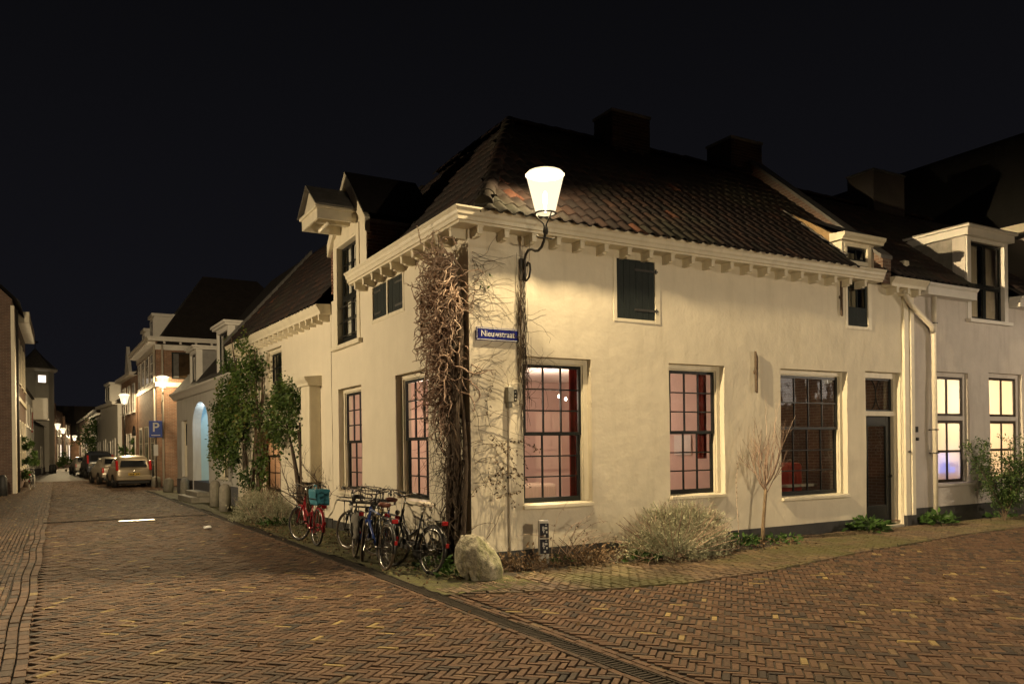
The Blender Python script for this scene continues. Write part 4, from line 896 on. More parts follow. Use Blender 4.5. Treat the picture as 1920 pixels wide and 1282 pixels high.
# tall dark roofed house behind
BH = thing('tall_house', 'tall cream house with huge dark roof behind the dormer', 'house', 21.6, -1)
boxpart('wall', m_plaster_g, BH, (0, 9, 0, 16, 0, 8.6)); simple_roof('roof', BH, 0, 9, 0, 16, 8.7, 13.2, 'y', M('black_roof_tiles', (0.010, 0.009, 0.008), 0.9, 0.4, 4, 0.6, 14), 0.5)
boxpart('eaves_board', m_trim, BH, (-0.55, -0.05, -0.2, 16, 8.28, 8.55))
for k in range(8): boxpart('bracket', m_trim, BH, (-0.4, 0.0, 0.5 + 1.6*k, 0.62 + 1.6*k, 8.08, 8.28))

# ================================================================== lower house along the left street
LH = thing('lower_house', 'lower cream house with ivy and bracketed eaves beside the bicycles', 'house', 0, 6.80, 0, 0.055)
OU, OD, = (3.66, 5.10, 2.78, 4.46), (3.86, 5.70, 0.55, 2.28)
wall('front_wall', tfL, [(0, 8.25, 0, 4.78)], [OU, OD], m_plaster_l, LH, disp=0.01)
boxpart('back_wall', m_brick_dark, LH, (0.35, 5.5, 8.0, 8.24, 0, 4.8), (5.2, 5.5, 0.1, 8.0, 0, 4.8))
b = MB(tfL); b.box(0.02, 8.25, -0.01, 0.02, -0.02, 0.22); b.build('plinth', m_plinth, LH)
window(tfL, LH, OU, cols=4, rows=(2, 3), gmat=m_glass_dark, sill=True); wd_ = window(tfL, LH, OD, cols=3, rows=(1, 2), split=0.62, gmat=m_frost)
boxpart('wall_panel', M('terracotta_board', (0.35, 0.08, 0.04), 0.7, 0.1), wd_, (5.3, 5.6, -0.12, -0.105, 1.9, 2.15), tf=tfL)
light('room_light', LH, (1.0, 4.6, 1.8), 26, (1.0, 0.50, 0.20), 0.2); rl = room(LH, 0.05, 2.6, 2.6, 7.5, 0.1, 2.6, m_room)
prl = [(0.0, 4.72), (0.26, 4.72), (0.27, 4.77), (0.31, 4.83), (0.35, 4.90), (0.35, 4.93), (0.0, 4.95)]
b = MB(tfL); b.sweep(prl, lambda t, n, h: (t, n, h), [-0.05, 2.0, 4.0, 6.0, 8.3]); b.build('cornice', m_trim, LH)
for k in range(19): link('bracket', bk['L'], LH, (0, 0.12 + 0.435*k, 4.72))
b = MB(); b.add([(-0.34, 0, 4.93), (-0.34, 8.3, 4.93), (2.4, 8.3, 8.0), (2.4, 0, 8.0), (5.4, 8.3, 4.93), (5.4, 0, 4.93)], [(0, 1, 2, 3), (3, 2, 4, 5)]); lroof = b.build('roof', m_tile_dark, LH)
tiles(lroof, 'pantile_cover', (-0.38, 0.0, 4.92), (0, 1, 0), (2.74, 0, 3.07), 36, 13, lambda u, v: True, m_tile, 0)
b = MB(); b.prism([(-0.36, 4.95), (2.4, 8.05), (2.4, 8.2), (-0.36, 5.10)], 8.2, 8.42, lambda x, z, y: (x, y, z)); b.build('verge_coping', m_lead, LH)
b = MB(tfL); b.box(0.72, 1.30, 0.0, 0.28, 1.0, 3.22); b.build('pilaster', m_trim, LH, bevel=0.03)
b = MB(tfL); b.sweep([(0, 3.20), (0.33, 3.20), (0.34, 3.26), (0.40, 3.34), (0.42, 3.40), (0, 3.44)], lambda t, n, h: (t, n, h), [0.62, 1.40]); b.build('pilaster_capital', m_trim, LH, bevel=0.01)

# ================================================================== low white house with blue arch
QH = thing('arched_house', 'low white house with pale blue arched porch and grey dormers', 'house', -0.46, 15.05, 0, 0.042)
OQ1, OQA, OQ2 = (8.35, 9.55, 0.72, 2.98), (4.3, 7.2, 0.02, 2.62), (1.35, 2.55, 0.80, 2.05)
m_dado = M('grey_dado', (0.10, 0.10, 0.11), 0.8, 0.15, 5, 0.2, 30)
wall('front_wall', tfL, [(0, 10.6, 0, 4.02)], [OQ1, (4.3, 7.2, 0.02, 3.95), OQ2], m_plaster_w, QH, disp=0.01)
arc = [(4.3 + 1.45 - 1.45*math.cos(q), 2.62 + 0.95*math.sin(q)) for q in np.linspace(0, math.pi, 17)]
b = MB(tfL)
for (p, q) in zip(arc, arc[1:]): b.prism([p, q, (q[0], 3.95), (p[0], 3.95)], -0.3, 0.0, lambda t, h, n: (t, n, h))
b.build('arch', m_plaster_w, QH, recalc=False)
m_blue = M('pale_blue_paint', (0.42, 0.62, 0.72), 0.7, 0.04, 3, 0.1, 20)
b = MB(tfL); b.box(4.2, 7.3, -1.0, -0.95, 0.3, 3.9); b.box(4.2, 4.29, -0.95, -0.3, 0.3, 3.9); b.box(7.21, 7.3, -0.95, -0.3, 0.3, 3.9); b.box(4.3, 7.2, -0.95, -0.3, 3.6, 3.9); por = b.build('porch', m_blue, QH)
boxpart('porch_dado', m_dado, QH, (4.3, 7.2, -0.96, -0.02, -0.02, 0.62), tf=tfL)
boxpart('letter_board', m_dado, por, (6.1, 7.0, -0.94, -0.9, 1.7, 2.0), tf=tfL)
light('porch_light', QH, (0.35, 6.2, 3.2), 14, (0.72, 0.90, 1.0), 0.08)
b = MB(tfL); b.box(-0.0, 4.28, -0.01, 0.025, -0.02, 0.62); b.box(7.22, 10.62, -0.01, 0.025, -0.02, 0.62); b.build('dado', m_dado, QH)
window(tfL, QH, OQ1, cols=2, rows=(1, 2), split=0.6, gmat=m_glass_dark, sill=False); window(tfL, QH, OQ2, cols=2, rows=(1, 0), gmat=m_frost)
boxpart('back_wall', m_plaster_w, QH, (0.35, 6, 10.3, 10.6, 0, 4.1), (5.7, 6, 0.2, 10.3, 0, 4.1)); light('room_light', QH, (0.9, 2.0, 1.6), 6, (1.0, 0.7, 0.3), 0.1)
b = MB(tfL); b.sweep([(0, 3.86), (0.10, 3.86), (0.2, 4.0), (0.28, 4.08), (0.28, 4.14), (0, 4.16)], lambda t, n, h: (t, n, h), [0.0, 10.75]); b.build('cornice', m_trim_w, QH)
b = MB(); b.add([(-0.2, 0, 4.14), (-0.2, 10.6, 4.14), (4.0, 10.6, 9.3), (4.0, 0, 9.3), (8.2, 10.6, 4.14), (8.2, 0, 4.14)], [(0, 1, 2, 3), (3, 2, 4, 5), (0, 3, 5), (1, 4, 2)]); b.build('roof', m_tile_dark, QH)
m_greyd = M('grey_boards', (0.22, 0.21, 0.20), 0.7, 0.15, 5, 0.2, 30)
for (a, c, z0, z1) in ((1.0, 2.7, 4.2, 5.75), (6.2, 7.5, 4.15, 5.55)):
    b = MB(tfL); b.box(a, a+0.14, -0.2, 0.02, z0, z1); b.box(c-0.14, c, -0.2, 0.02, z0, z1); b.box(a+0.14, c-0.14, -0.2, 0.018, z1-0.14, z1); b.box(a+0.14, c-0.14, -0.2, 0.018, z0, z0+0.1)
    dq = b.build('dormer', m_trim_w, QH); sash(tfL, dq, a+0.14, c-0.14, z0+0.1, z1-0.14, -0.05, 2, 1, m_black, m_glass_dark)
    b = MB(tfL); b.box(a+0.01, c-0.01, -1.6, -0.2, z0-0.1, z1-0.01); b.build('cheek', m_greyd, dq)
    b = MB(tfL); b.box(a-0.12, c+0.12, -1.6, 0.14, z1, z1+0.07); b.box(a-0.17, c+0.17, -1.65, 0.19, z1+0.072, z1+0.15); b.build('dormer_roof', m_trim_w, dq, bevel=0.01)

# ================================================================== further houses
m_lit = emis('lit_window', (1.0, 0.72, 0.42), 0.9); m_lit2 = emis('lit_window_pale', (1.0, 0.85, 0.70), 2.0)
m_dark = M('dark_pane', (0.015, 0.016, 0.018), 0.08, 0.1, 3, 0)
tfE = lambda p: (p[1], p[0], p[2])           # wall facing +x
def fwin(tf, parent, t0, t1, h0, h1, mat=None, trim=None, bars=(1, 2), sill=True):
    trim = trim or m_trim_w; b = MB(tf); f = 0.07
    b.box(t0, t0+f, 0.0, 0.05, h0, h1); b.box(t1-f, t1, 0.0, 0.05, h0, h1); b.box(t0+f, t1-f, 0.0, 0.048, h1-f, h1); b.box(t0+f, t1-f, 0.0, 0.048, h0, h0+f)
    for i in range(1, bars[0]+1): x = t0 + (t1-t0)*i/(bars[0]+1); b.box(x-0.02, x+0.02, 0.0, 0.04, h0+f, h1-f)
    for j in range(1, bars[1]+1): z = h0 + (h1-h0)*j/(bars[1]+1); b.box(t0+f, t1-f, 0.0, 0.036, z-0.02, z+0.02)
    o = b.build('window', trim, parent); q = MB(tf); q.quad((t0+f, 0.032, h0+f), (t1-f, 0.032, h0+f), (t1-f, 0.032, h1-f), (t0+f, 0.032, h1-f)); q.build('pane', mat or m_dark, o, recalc=False)
    if sill: boxpart('sill', trim, o, (t0-0.05, t1+0.05, 0.0, 0.10, h0-0.08, h0), tf=tf)
    return o
def fdoor(tf, parent, t0, t1, h1, mat=None):
    o = boxpart('door', mat or m_black, parent, (t0, t1, 0.0, 0.03, 0.0, h1), tf=tf); boxpart('door_frame', m_trim_w, o, (t0-0.12, t0, 0, 0.06, 0, h1+0.12), (t1, t1+0.12, 0, 0.06, 0, h1+0.12), (t0, t1, 0, 0.058, h1, h1+0.12), tf=tf); return o

# brick house at the side alley
KH = thing('brick_house', 'brown brick house with bracketed white eaves and hipped dark roof', 'house', -0.95, 33.0, 0, 0.02)
boxpart('wall', m_brick_far, KH, (0, 9, 0, 8.6, 0, 7.25)); simple_roof('roof', KH, 0, 9, 0, 8.6, 7.45, 11.6, 'x', m_tile_dark, 0.35, 3.0)
b = MB(); b.box(-0.42, 9.4, -0.42, 8.9, 7.25, 7.36); b.box(-0.47, 9.45, -0.47, 8.95, 7.362, 7.46); b.build('eaves', m_trim_w, KH)
for k in range(14): boxpart('bracket', m_trim_w, KH, (-0.36, -0.001, 0.2+0.63*k, 0.3+0.63*k, 7.12, 7.25))
for k in range(9): boxpart('bracket', m_trim_w, KH, (0.3+0.75*k, 0.4+0.75*k, -0.36, -0.001, 7.12, 7.25))
boxpart('string_course', m_trim, KH, (-0.06, 9.0, -0.06, -0.001, 5.0, 5.22), (-0.06, -0.001, -0.0, 8.6, 5.0, 5.22)); boxpart('frieze', m_trim_w, KH, (-0.05, 9.0, -0.05, -0.001, 6.85, 7.12), (-0.05, -0.001, 0.0, 8.6, 6.85, 7.12))
fw_ = fwin(tfR, KH, 0.72, 3.6, 5.4, 6.75, M('dim_room', (0.05, 0.032, 0.018), 0.2, 0.5, 2, 0), m_black, (1, 0), False)
boxpart('curtain', m_lead, fw_, (0.8, 1.05, 0.034, 0.04, 5.47, 6.68), tf=tfR)
for k in range(4): fwin(tfL, KH, 0.9 + 1.9*k, 2.1 + 1.9*k, 5.3, 6.78, None, m_trim_w)
for k in range(3): fwin(tfL, KH, 0.6 + 2.7*k, 2.2 + 2.7*k, 0.4, 3.1, None, m_trim)
b = MB(tfL); b.lathe([(0.05, 0), (0.05, 7.1)], 8, (0.18, 0.08, 0)); b.build('downpipe', m_zinc, KH, True); b = MB(tfR); b.lathe([(0.05, 0), (0.05, 7.1)], 8, (0.28, 0.08, 0)); b.build('downpipe', m_zinc, KH, True)
def far_dormer(parent, tf, a, c, z0, z1, back=1.6):
    b = MB(tf); b.box(a, c, -back, 0.0, z0, z1); b.box(a-0.12, c+0.12, -back, 0.12, z1+0.001, z1+0.16); d = b.build('dormer', m_trim_w, parent); fwin(tf, d, a+0.1, c-0.1, z0+0.15, z1-0.1, None, m_trim_w, (1, 0), False)
tq = lambda p: (0.3 - p[1], p[0], p[2]); far_dormer(KH, tq, 3.2, 4.7, 7.5, 9.0); far_dormer(KH, tq, 7.0, 8.4, 7.5, 8.7)
boxpart('street_sign', M('blue_enamel', (0.02, 0.03, 0.25), 0.3, 0.05), KH, (1.25, 1.75, 0.0, 0.03, 2.9, 3.05), tf=tfR)

K3 = thing('brick_terrace', 'red brick terrace house with arched door past the brick gable', 'house', -1.15, 41.7, 0, 0.05)
boxpart('wall', m_brick_far, K3, (0, 7, 0, 7.2, 0, 6.3)); simple_roof('roof', K3, 0, 7, 0, 7.2, 6.5, 9.6, 'y', m_tile_dark, 0.2); boxpart('eaves', m_trim_w, K3, (-0.4, 7.2, -0.05, 7.25, 6.3, 6.5))
for k in range(3): fwin(tfL, K3, 0.7 + 2.2*k, 1.8 + 2.2*k, 4.2, 5.9, None, m_trim_w)
fdoor(tfL, K3, 0.8, 1.8, 2.6); fwin(tfL, K3, 2.6, 3.8, 0.9, 2.9); fwin(tfL, K3, 4.6, 5.8, 0.9, 2.9)
b = MB(tfL); b.prism([(0.8 + 0.5 - 0.62*math.cos(q), 2.72 + 0.62*math.sin(q)) for q in np.linspace(0, math.pi, 11)], 0.0, 0.04, lambda t, h, n: (t, n, h)); b.build('fanlight', m_dark, K3)
gb = MB(tfL); gb.prism([(4.2, 6.5), (6.6, 6.5), (5.4, 8.6)], -0.3, -0.1, lambda t, h, n: (t, n, h)); gb.build('gable', m_trim_w, K3)

K4 = thing('white_terrace', 'small white terrace house with tall chimney dormer down the street', 'house', -1.75, 49.2, 0, 0.085)
boxpart('wall', m_plaster_w, K4, (0, 7, 0, 8, 0, 5.0)); simple_roof('roof', K4, 0, 7, 0, 8, 5.15, 7.6, 'y', m_tile_dark, 0.2); boxpart('eaves', m_trim_w, K4, (-0.35, 7.2, -0.05, 8.05, 4.95, 5.15))
far_dormer(K4, tfL, 3.0, 5.2, 5.2, 6.5, 2.5); fwin(tfL, K4, 1.0, 2.1, 0.8, 2.7); fwin(tfL, K4, 5.4, 6.5, 0.8, 2.7); fdoor(tfL, K4, 3.2, 4.2, 2.4)
K5 = thing('pale_terrace', 'pale plastered terrace house behind the green tree', 'house', -2.35, 57.4, 0, 0.03)
boxpart('wall', m_plaster_w, K5, (0, 7, 0, 9, 0, 4.6)); simple_roof('roof', K5, 0, 7, 0, 9, 4.7, 7.3, 'y', m_tile_dark, 0.2); boxpart('eaves', m_trim_w, K5, (-0.3, 7.2, -0.05, 9.05, 4.55, 4.72)); fwin(tfL, K5, 1.0, 2.0, 0.8, 2.6); fdoor(tfL, K5, 3.2, 4.2, 2.4); fwin(tfL, K5, 5.6, 6.6, 0.8, 2.6)
K6 = thing('corner_cottage', 'dark cottage with small dormer closing the far end of the street', 'house', -6.5, 108, 0, 0.1)
boxpart('wall', m_brick_far, K6, (0, 12, 0, 7, 0, 3.6)); simple_roof('roof', K6, 0, 12, 0, 7, 3.7, 8.0, 'x', m_tile_dark, 0.3); far_dormer(K6, tfR, 4.4, 5.8, 3.9, 5.2, 1.5)
for k in range(4): fwin(tfR, K6, 0.8+2.9*k, 2.0+2.9*k, 0.9, 2.7, m_lit if k == 1 else None)
K7 = thing('far_row_house', 'dim brick house with pale gutter beyond the green tree', 'house', -2.2, 70, 0, 0.02)
boxpart('wall', m_brick_dark, K7, (0, 8, 0, 34, 0, 5.4)); simple_roof('roof', K7, 0, 8, 0, 34, 5.5, 8.4, 'y', m_tile_dark, 0.2); boxpart('eaves', m_trim_w, K7, (-0.3, 8.2, -0.05, 34, 5.4, 5.55))
for k in range(6): fwin(tfL, K7, 1.5+5*k, 2.7+5*k, 0.9, 2.8, m_lit2 if k == 3 else None)

# left hand row
J1 = thing('brick_building', 'tall dark brick building with blank end wall opposite the parked cars', 'house', -6.95, 30.6, 0, -0.005)
boxpart('wall', m_brick_dark, J1, (-10, 0, 0, 14, 0, 8.5)); b = MB(); b.prism([(-10, 8.5), (-0.02, 8.5), (-5, 13.5)], 0.02, 13.98, lambda x, z, y: (x, y, z)); b.build('roof', m_brick_dark, J1)
b = MB(); b.add([(0.3, -0.1, 8.4), (-5, -0.1, 13.65), (-5, 14.1, 13.65), (0.3, 14.1, 8.4)], [(0, 1, 2, 3)]); b.build('roof_slope', m_tile_dark, J1)
boxpart('eaves', m_trim, J1, (0.01, 0.5, 5.2, 14, 8.2, 8.75)); boxpart('corner_pilaster', m_trim, J1, (-0.05, 0.09, -0.04, 0.9, 0, 8.2)); boxpart('string_course', m_trim, J1, (0.005, 0.08, 0.9, 14, 4.3, 4.5))
for k in range(4): fwin(tfE, J1, 1.8+3.1*k, 3.2+3.1*k, 5.2, 7.4, None, m_trim); fwin(tfE, J1, 1.8+3.1*k, 3.2+3.1*k, 1.0, 3.4, None, m_trim)
b = MB(); b.lathe([(0.05, 0), (0.05, 8.2)], 8, (0.14, 1.15, 0)); b.build('downpipe', m_iron, J1, True)
fwin(tfR, J1, -1.75, -0.85, 2.0, 5.1, M('pale_blind', (0.5, 0.45, 0.36), 0.7, 0.05), m_trim, (0, 1), False)
J2 = thing('white_shed_house', 'white house with red shutter and overhanging bay past the brick building', 'house', -6.95, 44.8, 0, -0.012)
boxpart('wall', m_plaster_w, J2, (-7, 0, 0, 13.5, 0, 5.6)); simple_roof('roof', J2, -7, 0, 0, 13.5, 5.7, 8.8, 'y', m_tile_dark, 0.2)
for k in range(3): fwin(tfE, J2, 1.2+4*k, 2.4+4*k, 3.4, 4.9); 
fdoor(tfE, J2, 3.6, 4.6, 2.3); fwin(tfE, J2, 7.0, 8.2, 0.9, 2.5)
boxpart('bay', m_trim_w, J2, (0.001, 1.0, 10.5, 13.2, 4.1, 5.7), bevel=0.1); boxpart('shutter', m_curt, J2, (0.001, 0.08, 9.2, 10.0, 3.2, 4.6))
J3 = thing('white_barn', 'long low white barn with sloping tiled roof before the tower', 'house', -7.1, 58.6, 0, -0.06)
boxpart('wall', m_plaster_w, J3, (-6, 0, 0, 13.5, 0, 4.1)); b = MB(); b.add([(0.25, -0.1, 4.0), (0.25, 13.6, 4.0), (-4, 13.6, 6.6), (-4, -0.1, 6.6)], [(0, 1, 2, 3)]); b.build('roof', m_tile_dark, J3); boxpart('dado', m_dado, J3, (0.001, 0.04, 0, 13.5, 0, 0.5))
b = MB(); b.prism([(-6, 4.1), (0, 4.1), (-4, 6.55)], 0.02, 0.2, lambda x, z, y: (x, y, z)); b.build('gable', m_plaster_w, J3); fdoor(tfE, J3, 9.5, 10.6, 2.2); fwin(tfE, J3, 2.2, 3.0, 2.2, 3.2)
JT = thing('octagonal_tower', 'pale octagonal stair tower with pointed slate cap and lit window', 'tower', -7.0, 76.5)
b = MB(); b.lathe([(1.5, 0), (1.5, 9.3)], 8); b.build('wall', m_plaster_w, JT); b = MB(); b.lathe([(1.62, 9.3), (1.8, 9.45), (1.8, 9.6)], 8); b.build('eaves', m_trim_w, JT)
b = MB(); b.lathe([(1.85, 9.58), (0.9, 10.5), (0.05, 11.5)], 8); b.build('roof', m_slate, JT); b = MB(); b.tube([(0, 0, 11.4), (0, 0, 12.3)], 0.03, 6); b.box(-0.25, 0.25, -0.02, 0.02, 12.05, 12.2); b.build('weather_vane', m_rust, JT)
ang_ = math.atan2(CAMY-76.5, CAMX+7.0); b = MB()
tw = Matrix.Rotation(math.radians(-90) + math.radians(22.5)*0, 4, 'Z')
fwin(lambda p: (0.924*p[0] + 0.383*(1.388 + p[1]), 0.383*p[0] - 0.924*(1.388 + p[1]), p[2]), JT, -0.4, 0.4, 8.2, 9.0, m_lit2, m_trim_w, (0, 0), False)
J4 = thing('white_cottage', 'white cottage with lit lantern and pale door past the tower', 'house', -6.2, 79, 0, -0.05)
boxpart('wall', m_plaster_w, J4, (-6, 0, 0, 8.5, 0, 4.8)); simple_roof('roof', J4, -6, 0, 0, 8.5, 4.9, 7.4, 'y', m_tile_dark, 0.2); fdoor(tfE, J4, 2.0, 3.0, 2.3); fwin(tfE, J4, 4.4, 5.4, 0.9, 2.5); far_dormer(J4, tfE, 5.2, 6.6, 4.9, 6.1)
for i, (y, h, st, lab) in enumerate(((88, 8.3, 1.2, 'dark brick house with high stepped gable past the tower'), (95, 7.2, 1.0, 'dim brick house with pale corner strip at the far bend'))):
    J = thing('stepped_gable_house', lab, 'house', -5.4 + 0.9*i, y, 0, -0.1)
    boxpart('wall', m_brick_dark, J, (-7, 0, 0, 6.6, 0, h-2)); b = MB()
    for k in range(4): b.box(-7 + 0.9*k, -0.9*k, 0.0, 0.4, h-2+0.75*k, h-2+0.75*(k+1)); 
    b.build('gable', m_brick_dark, J); simple_roof('roof', J, -7, 0, 0.4, 6.6, h-1.9, h+1.0, 'y', m_tile_dark, 0.1)
    fwin(tfE, J, 1, 2, 0.9, 2.7, m_lit if i else None); fwin(tfE, J, 3.6, 4.6, 0.9, 2.7, m_lit2); fwin(tfE, J, 1, 2, 3.6, 5.0); fwin(tfE, J, 3.6, 4.6, 3.6, 5.0)

# house across the junction, seen mirrored in the dark panes
OH = thing('opposite_house', 'brick house with white sash windows across the side street', 'house', 17.0, -16.5, 0, 0)
boxpart('wall', m_brick_far, OH, (0, 18, -6, 0, 0, 6.2)); simple_roof('roof', OH, 0, 18, -6, 0, 6.3, 9.5, 'x', m_tile_dark, 0.3)
tfN = lambda p: (p[0], p[1], p[2])
for k in range(7):
    fwin(tfN, OH, 0.8+2.5*k, 2.0+2.5*k, 3.8, 5.5, m_lit2 if k in (3, 4) else None); fwin(tfN, OH, 0.8+2.5*k, 2.0+2.5*k, 0.8, 2.9)

# ================================================================== bicycles
m_tyre = M('rubber_tyre', (0.022, 0.020, 0.018), 0.8, 0.3, 20, 0.2, 60); m_tyre_m = M('muddy_tyre', (0.10, 0.075, 0.05), 0.9, 0.3, 20, 0.2, 60)
m_chrome = M('chrome', (0.45, 0.44, 0.42), 0.25, 0.1, 20, 0.02, 60, metal=1.0); m_bblack = M('black_enamel', (0.018, 0.018, 0.018), 0.3, 0.3, 15, 0.05, 60); m_bred = M('red_enamel', (0.30, 0.012, 0.022), 0.3, 0.15, 15, 0.03, 60)
m_bblue = M('blue_enamel_frame', (0.03, 0.07, 0.28), 0.3, 0.15, 15, 0.03, 60); m_bcream = M('cream_enamel', (0.50, 0.40, 0.20), 0.4, 0.3, 15, 0.1, 60); m_sad = M('black_saddle', (0.02, 0.02, 0.02), 0.6, 0.2, 20, 0.2, 60)
m_leather = M('brown_saddle', (0.13, 0.04, 0.025), 0.5, 0.2, 20, 0.2, 60); m_refl = M('red_reflector', (0.32, 0.012, 0.014), 0.2, 0.15, 20, 0); m_grip = M('grip', (0.03, 0.028, 0.025), 0.7, 0.1)
m_teal = M('teal_canvas', (0.022, 0.16, 0.22), 0.75, 0.15, 9, 0.3, 30); m_cover = M('grey_canvas', (0.13, 0.12, 0.10), 0.85, 0.2, 9, 0.4, 30)
ml_, tl_, ol_ = nodes('spotted_cover'); bl_ = N(tl_, 'BsdfPrincipled', Roughness=0.6); tcl = N(tl_, 'TexCoord'); vl = N(tl_, 'TexVoronoi', Scale=26.0); tl_.links.new(tcl.outputs['Object'], vl.inputs['Vector'])
tl_.links.new(ramp(tl_, vl.outputs['Distance'], [(0.28, (0.02, 0.018, 0.015)), (0.36, (0.55, 0.48, 0.38))]), bl_.inputs['Base Color']); tl_.links.new(bl_.outputs[0], ol_.inputs[0])

RW = 0.335
def wheel_parts(root, x, tyre, steer=0.0, cx=0.0):
    t = MB(); t.torus(RW-0.018, 0.020, 40, 8, (0, 0, 0)); w_ = t.build('wheel', tyre, root, True); w_.location = (x, 0, RW); w_.rotation_euler = (0, random.random(), steer)
    t = MB(); t.torus(RW-0.042, 0.011, 40, 6, (0, 0, 0)); t.build('rim', m_chrome, w_, True)
    t = MB()
    for k in range(32):
        a = 2*math.pi*k/32; e = (RW-0.045); sg = 1 if k % 2 else -1; a2 = a + 0.9*(1 if (k//2) % 2 else -1)
        t.tube([(0.028*math.cos(a2), 0.03*sg, 0.028*math.sin(a2)), (e*math.cos(a), 0.0, e*math.sin(a))], 0.0022, 3, caps=False)
    t.build('spoke_lacing', m_chrome, w_)
    t = MB(); t.lathe([(0.03, -0.035), (0.018, -0.03), (0.018, 0.03), (0.03, 0.035)], 10, (0, 0, 0), 'y'); t.lathe([(0.008, -0.07), (0.008, 0.07)], 6, (0, 0, 0), 'y'); t.build('hub', m_chrome, w_, True)
def mudguard(root, x, a0, a1, mat, w_=0.028):
    t = MB(); P = []; n = 18; rr = RW + 0.022
    for i in range(n+1):
        a = a0 + (a1-a0)*i/n; c, s_ = math.cos(a), math.sin(a)
        for dy, dr in ((-w_, -0.022), (-w_*0.6, 0.0), (w_*0.6, 0.0), (w_, -0.022)): P.append((x + (rr+dr)*c, dy, RW + (rr+dr)*s_))
    t.add(P, [(4*i+j, 4*i+j+1, 4*i+j+5, 4*i+j+4) for i in range(n) for j in range(3)]); return t.build('mudguard', mat, root, True, recalc=False)
def bicycle(label, x, y, head, lean, paint, style='step', tyre=None, front_rack=False, saddle=None, steer=0.25, guard=None, sadz=0.96, rear_rack=True, handle='sweep', paint2=None):
    """root at the rear contact; +x forward"""
    tyre = tyre or m_tyre; guard = guard or paint; saddle = saddle or m_sad
    root = thing('bicycle', label, 'bicycle', x, y, 0.012, 0, 'bicycles parked against the house')
    root.rotation_euler = (Matrix.Rotation(ANG + head, 3, 'Z') @ Matrix.Rotation(lean, 3, 'X')).to_euler()
    WB = 1.09
    wheel_parts(root, 0, tyre); wheel_parts(root, WB, tyre, steer)
    bb = (0.47, 0, 0.29); st = (0.32, 0, 0.80); hd0 = (0.92, 0, 0.62); hd1 = (0.855, 0, 0.86)
    t = MB()
    if style == 'step':
        t.tube([(0.355, 0, 0.62), (0.60, 0, 0.50), (0.78, 0, 0.63), (0.872, 0, 0.80)], 0.015, 8); t.tube([bb, (0.66, 0, 0.36), (0.80, 0, 0.47), (0.91, 0, 0.66)], 0.019, 8)
    else:
        t.tube([(0.33, 0, 0.77), (0.86, 0, 0.82)], 0.015, 8); t.tube([bb, (0.905, 0, 0.66)], 0.019, 8)
    fr = t.build('frame', paint, root, True)
    t = MB(); t.tube([hd0, hd1], 0.021, 8); t.build('head_tube', paint, root, True)
    t = MB(); t.tube([bb, st], 0.016, 8)
    for sg in (-1, 1):
        t.tube([(bb[0], 0.03*sg, bb[2]), (0.2, 0.045*sg, 0.31), (0, 0.06*sg, RW)], 0.010, 6); t.tube([(0.335, 0.02*sg, 0.74), (0.17, 0.05*sg, 0.55), (0, 0.06*sg, RW)], 0.008, 6)
    t.build('rear_triangle', paint2 or paint, root, True)
    t = MB()
    for sg in (-1, 1): t.tube([(0.925, 0.03*sg, 0.64), (0.955, 0.048*sg, 0.56), (1.0, 0.055*sg, 0.45), (WB, 0.055*sg, RW)], [0.013, 0.013, 0.011, 0.009], 6)
    t.box(0.905, 0.945, -0.045, 0.045, 0.625, 0.66); t.build('fork', paint, root, True)
    t = MB(); t.tube([hd1, (0.835, 0, 0.94), (0.82, 0, 1.02)], 0.012, 8); t.tube([(0.82, 0, 1.02), (0.88, 0, 1.035)], 0.014, 8); t.build('stem', m_chrome, root, True)
    cs, sn = math.cos(steer*0.8), math.sin(steer*0.8); hx, hz = 0.88, 1.04
    def hb(px, py, pz): return (hx + px*cs - py*sn, px*sn + py*cs, hz + pz)
    t = MB(); pts = [hb(-0.22, -0.29, 0.02), hb(-0.10, -0.28, 0.05), hb(0.0, -0.20, 0.06), hb(0.02, -0.07, 0.01), hb(0.02, 0.07, 0.01), hb(0.0, 0.20, 0.06), hb(-0.10, 0.28, 0.05), hb(-0.22, 0.29, 0.02)] if handle == 'sweep' else [hb(-0.10, -0.29, 0.03), hb(0.0, -0.14, 0.02), hb(0.01, 0.14, 0.02), hb(-0.10, 0.29, 0.03)]
    t.tube(pts, 0.011, 8); hbn = t.build('handlebar', m_chrome, root, True)
    for e, e2 in ((pts[0], pts[1]), (pts[-1], pts[-2])):
        v = Vector(e2)-Vector(e); t = MB(); t.tube([Vector(e) - v*0.05, Vector(e) + v*0.85], 0.017, 8); t.build('grip', m_grip, hbn, True)
        t = MB(); q = Vector(e) + v*1.05; t.tube([q, q + Vector((0.05, 0, -0.02)), q + Vector((-0.03, 0, -0.05))], 0.005, 5); t.build('brake_lever', m_chrome, hbn, True)
    for sg in (-1, 1):
        t = MB(); q = Vector(hb(0.0, 0.2*sg, 0.06)); t.tube([q, q + Vector((0.10, -0.02*sg, 0.05)), q + Vector((0.14, -0.10*sg, -0.08)), Vector((0.94, 0.02*sg, 0.72))], 0.0035, 4); t.build('cable', m_bblack, hbn, True)
    t = MB(); t.tube([(0.32, 0, 0.79), (0.295, 0, sadz-0.05)], 0.012, 8); t.build('seat_post', m_chrome, root, True)
    # saddle: broad tail, narrow nose, soft edge
    P = []; F = []; xs = [-0.13, -0.115, -0.06, 0.0, 0.06, 0.12, 0.15]; ws = [0.05, 0.09, 0.105, 0.075, 0.04, 0.028, 0.012]
    for xx, ww in zip(xs, ws):
        for k in range(10):
            a = 2*math.pi*k/10; P.append((0.285 + xx, ww*math.cos(a), sadz + 0.012 - 0.10*abs(xx)*(xx > 0)*0.3 + (0.030 if math.sin(a) > 0 else 0.045)*math.sin(a)))
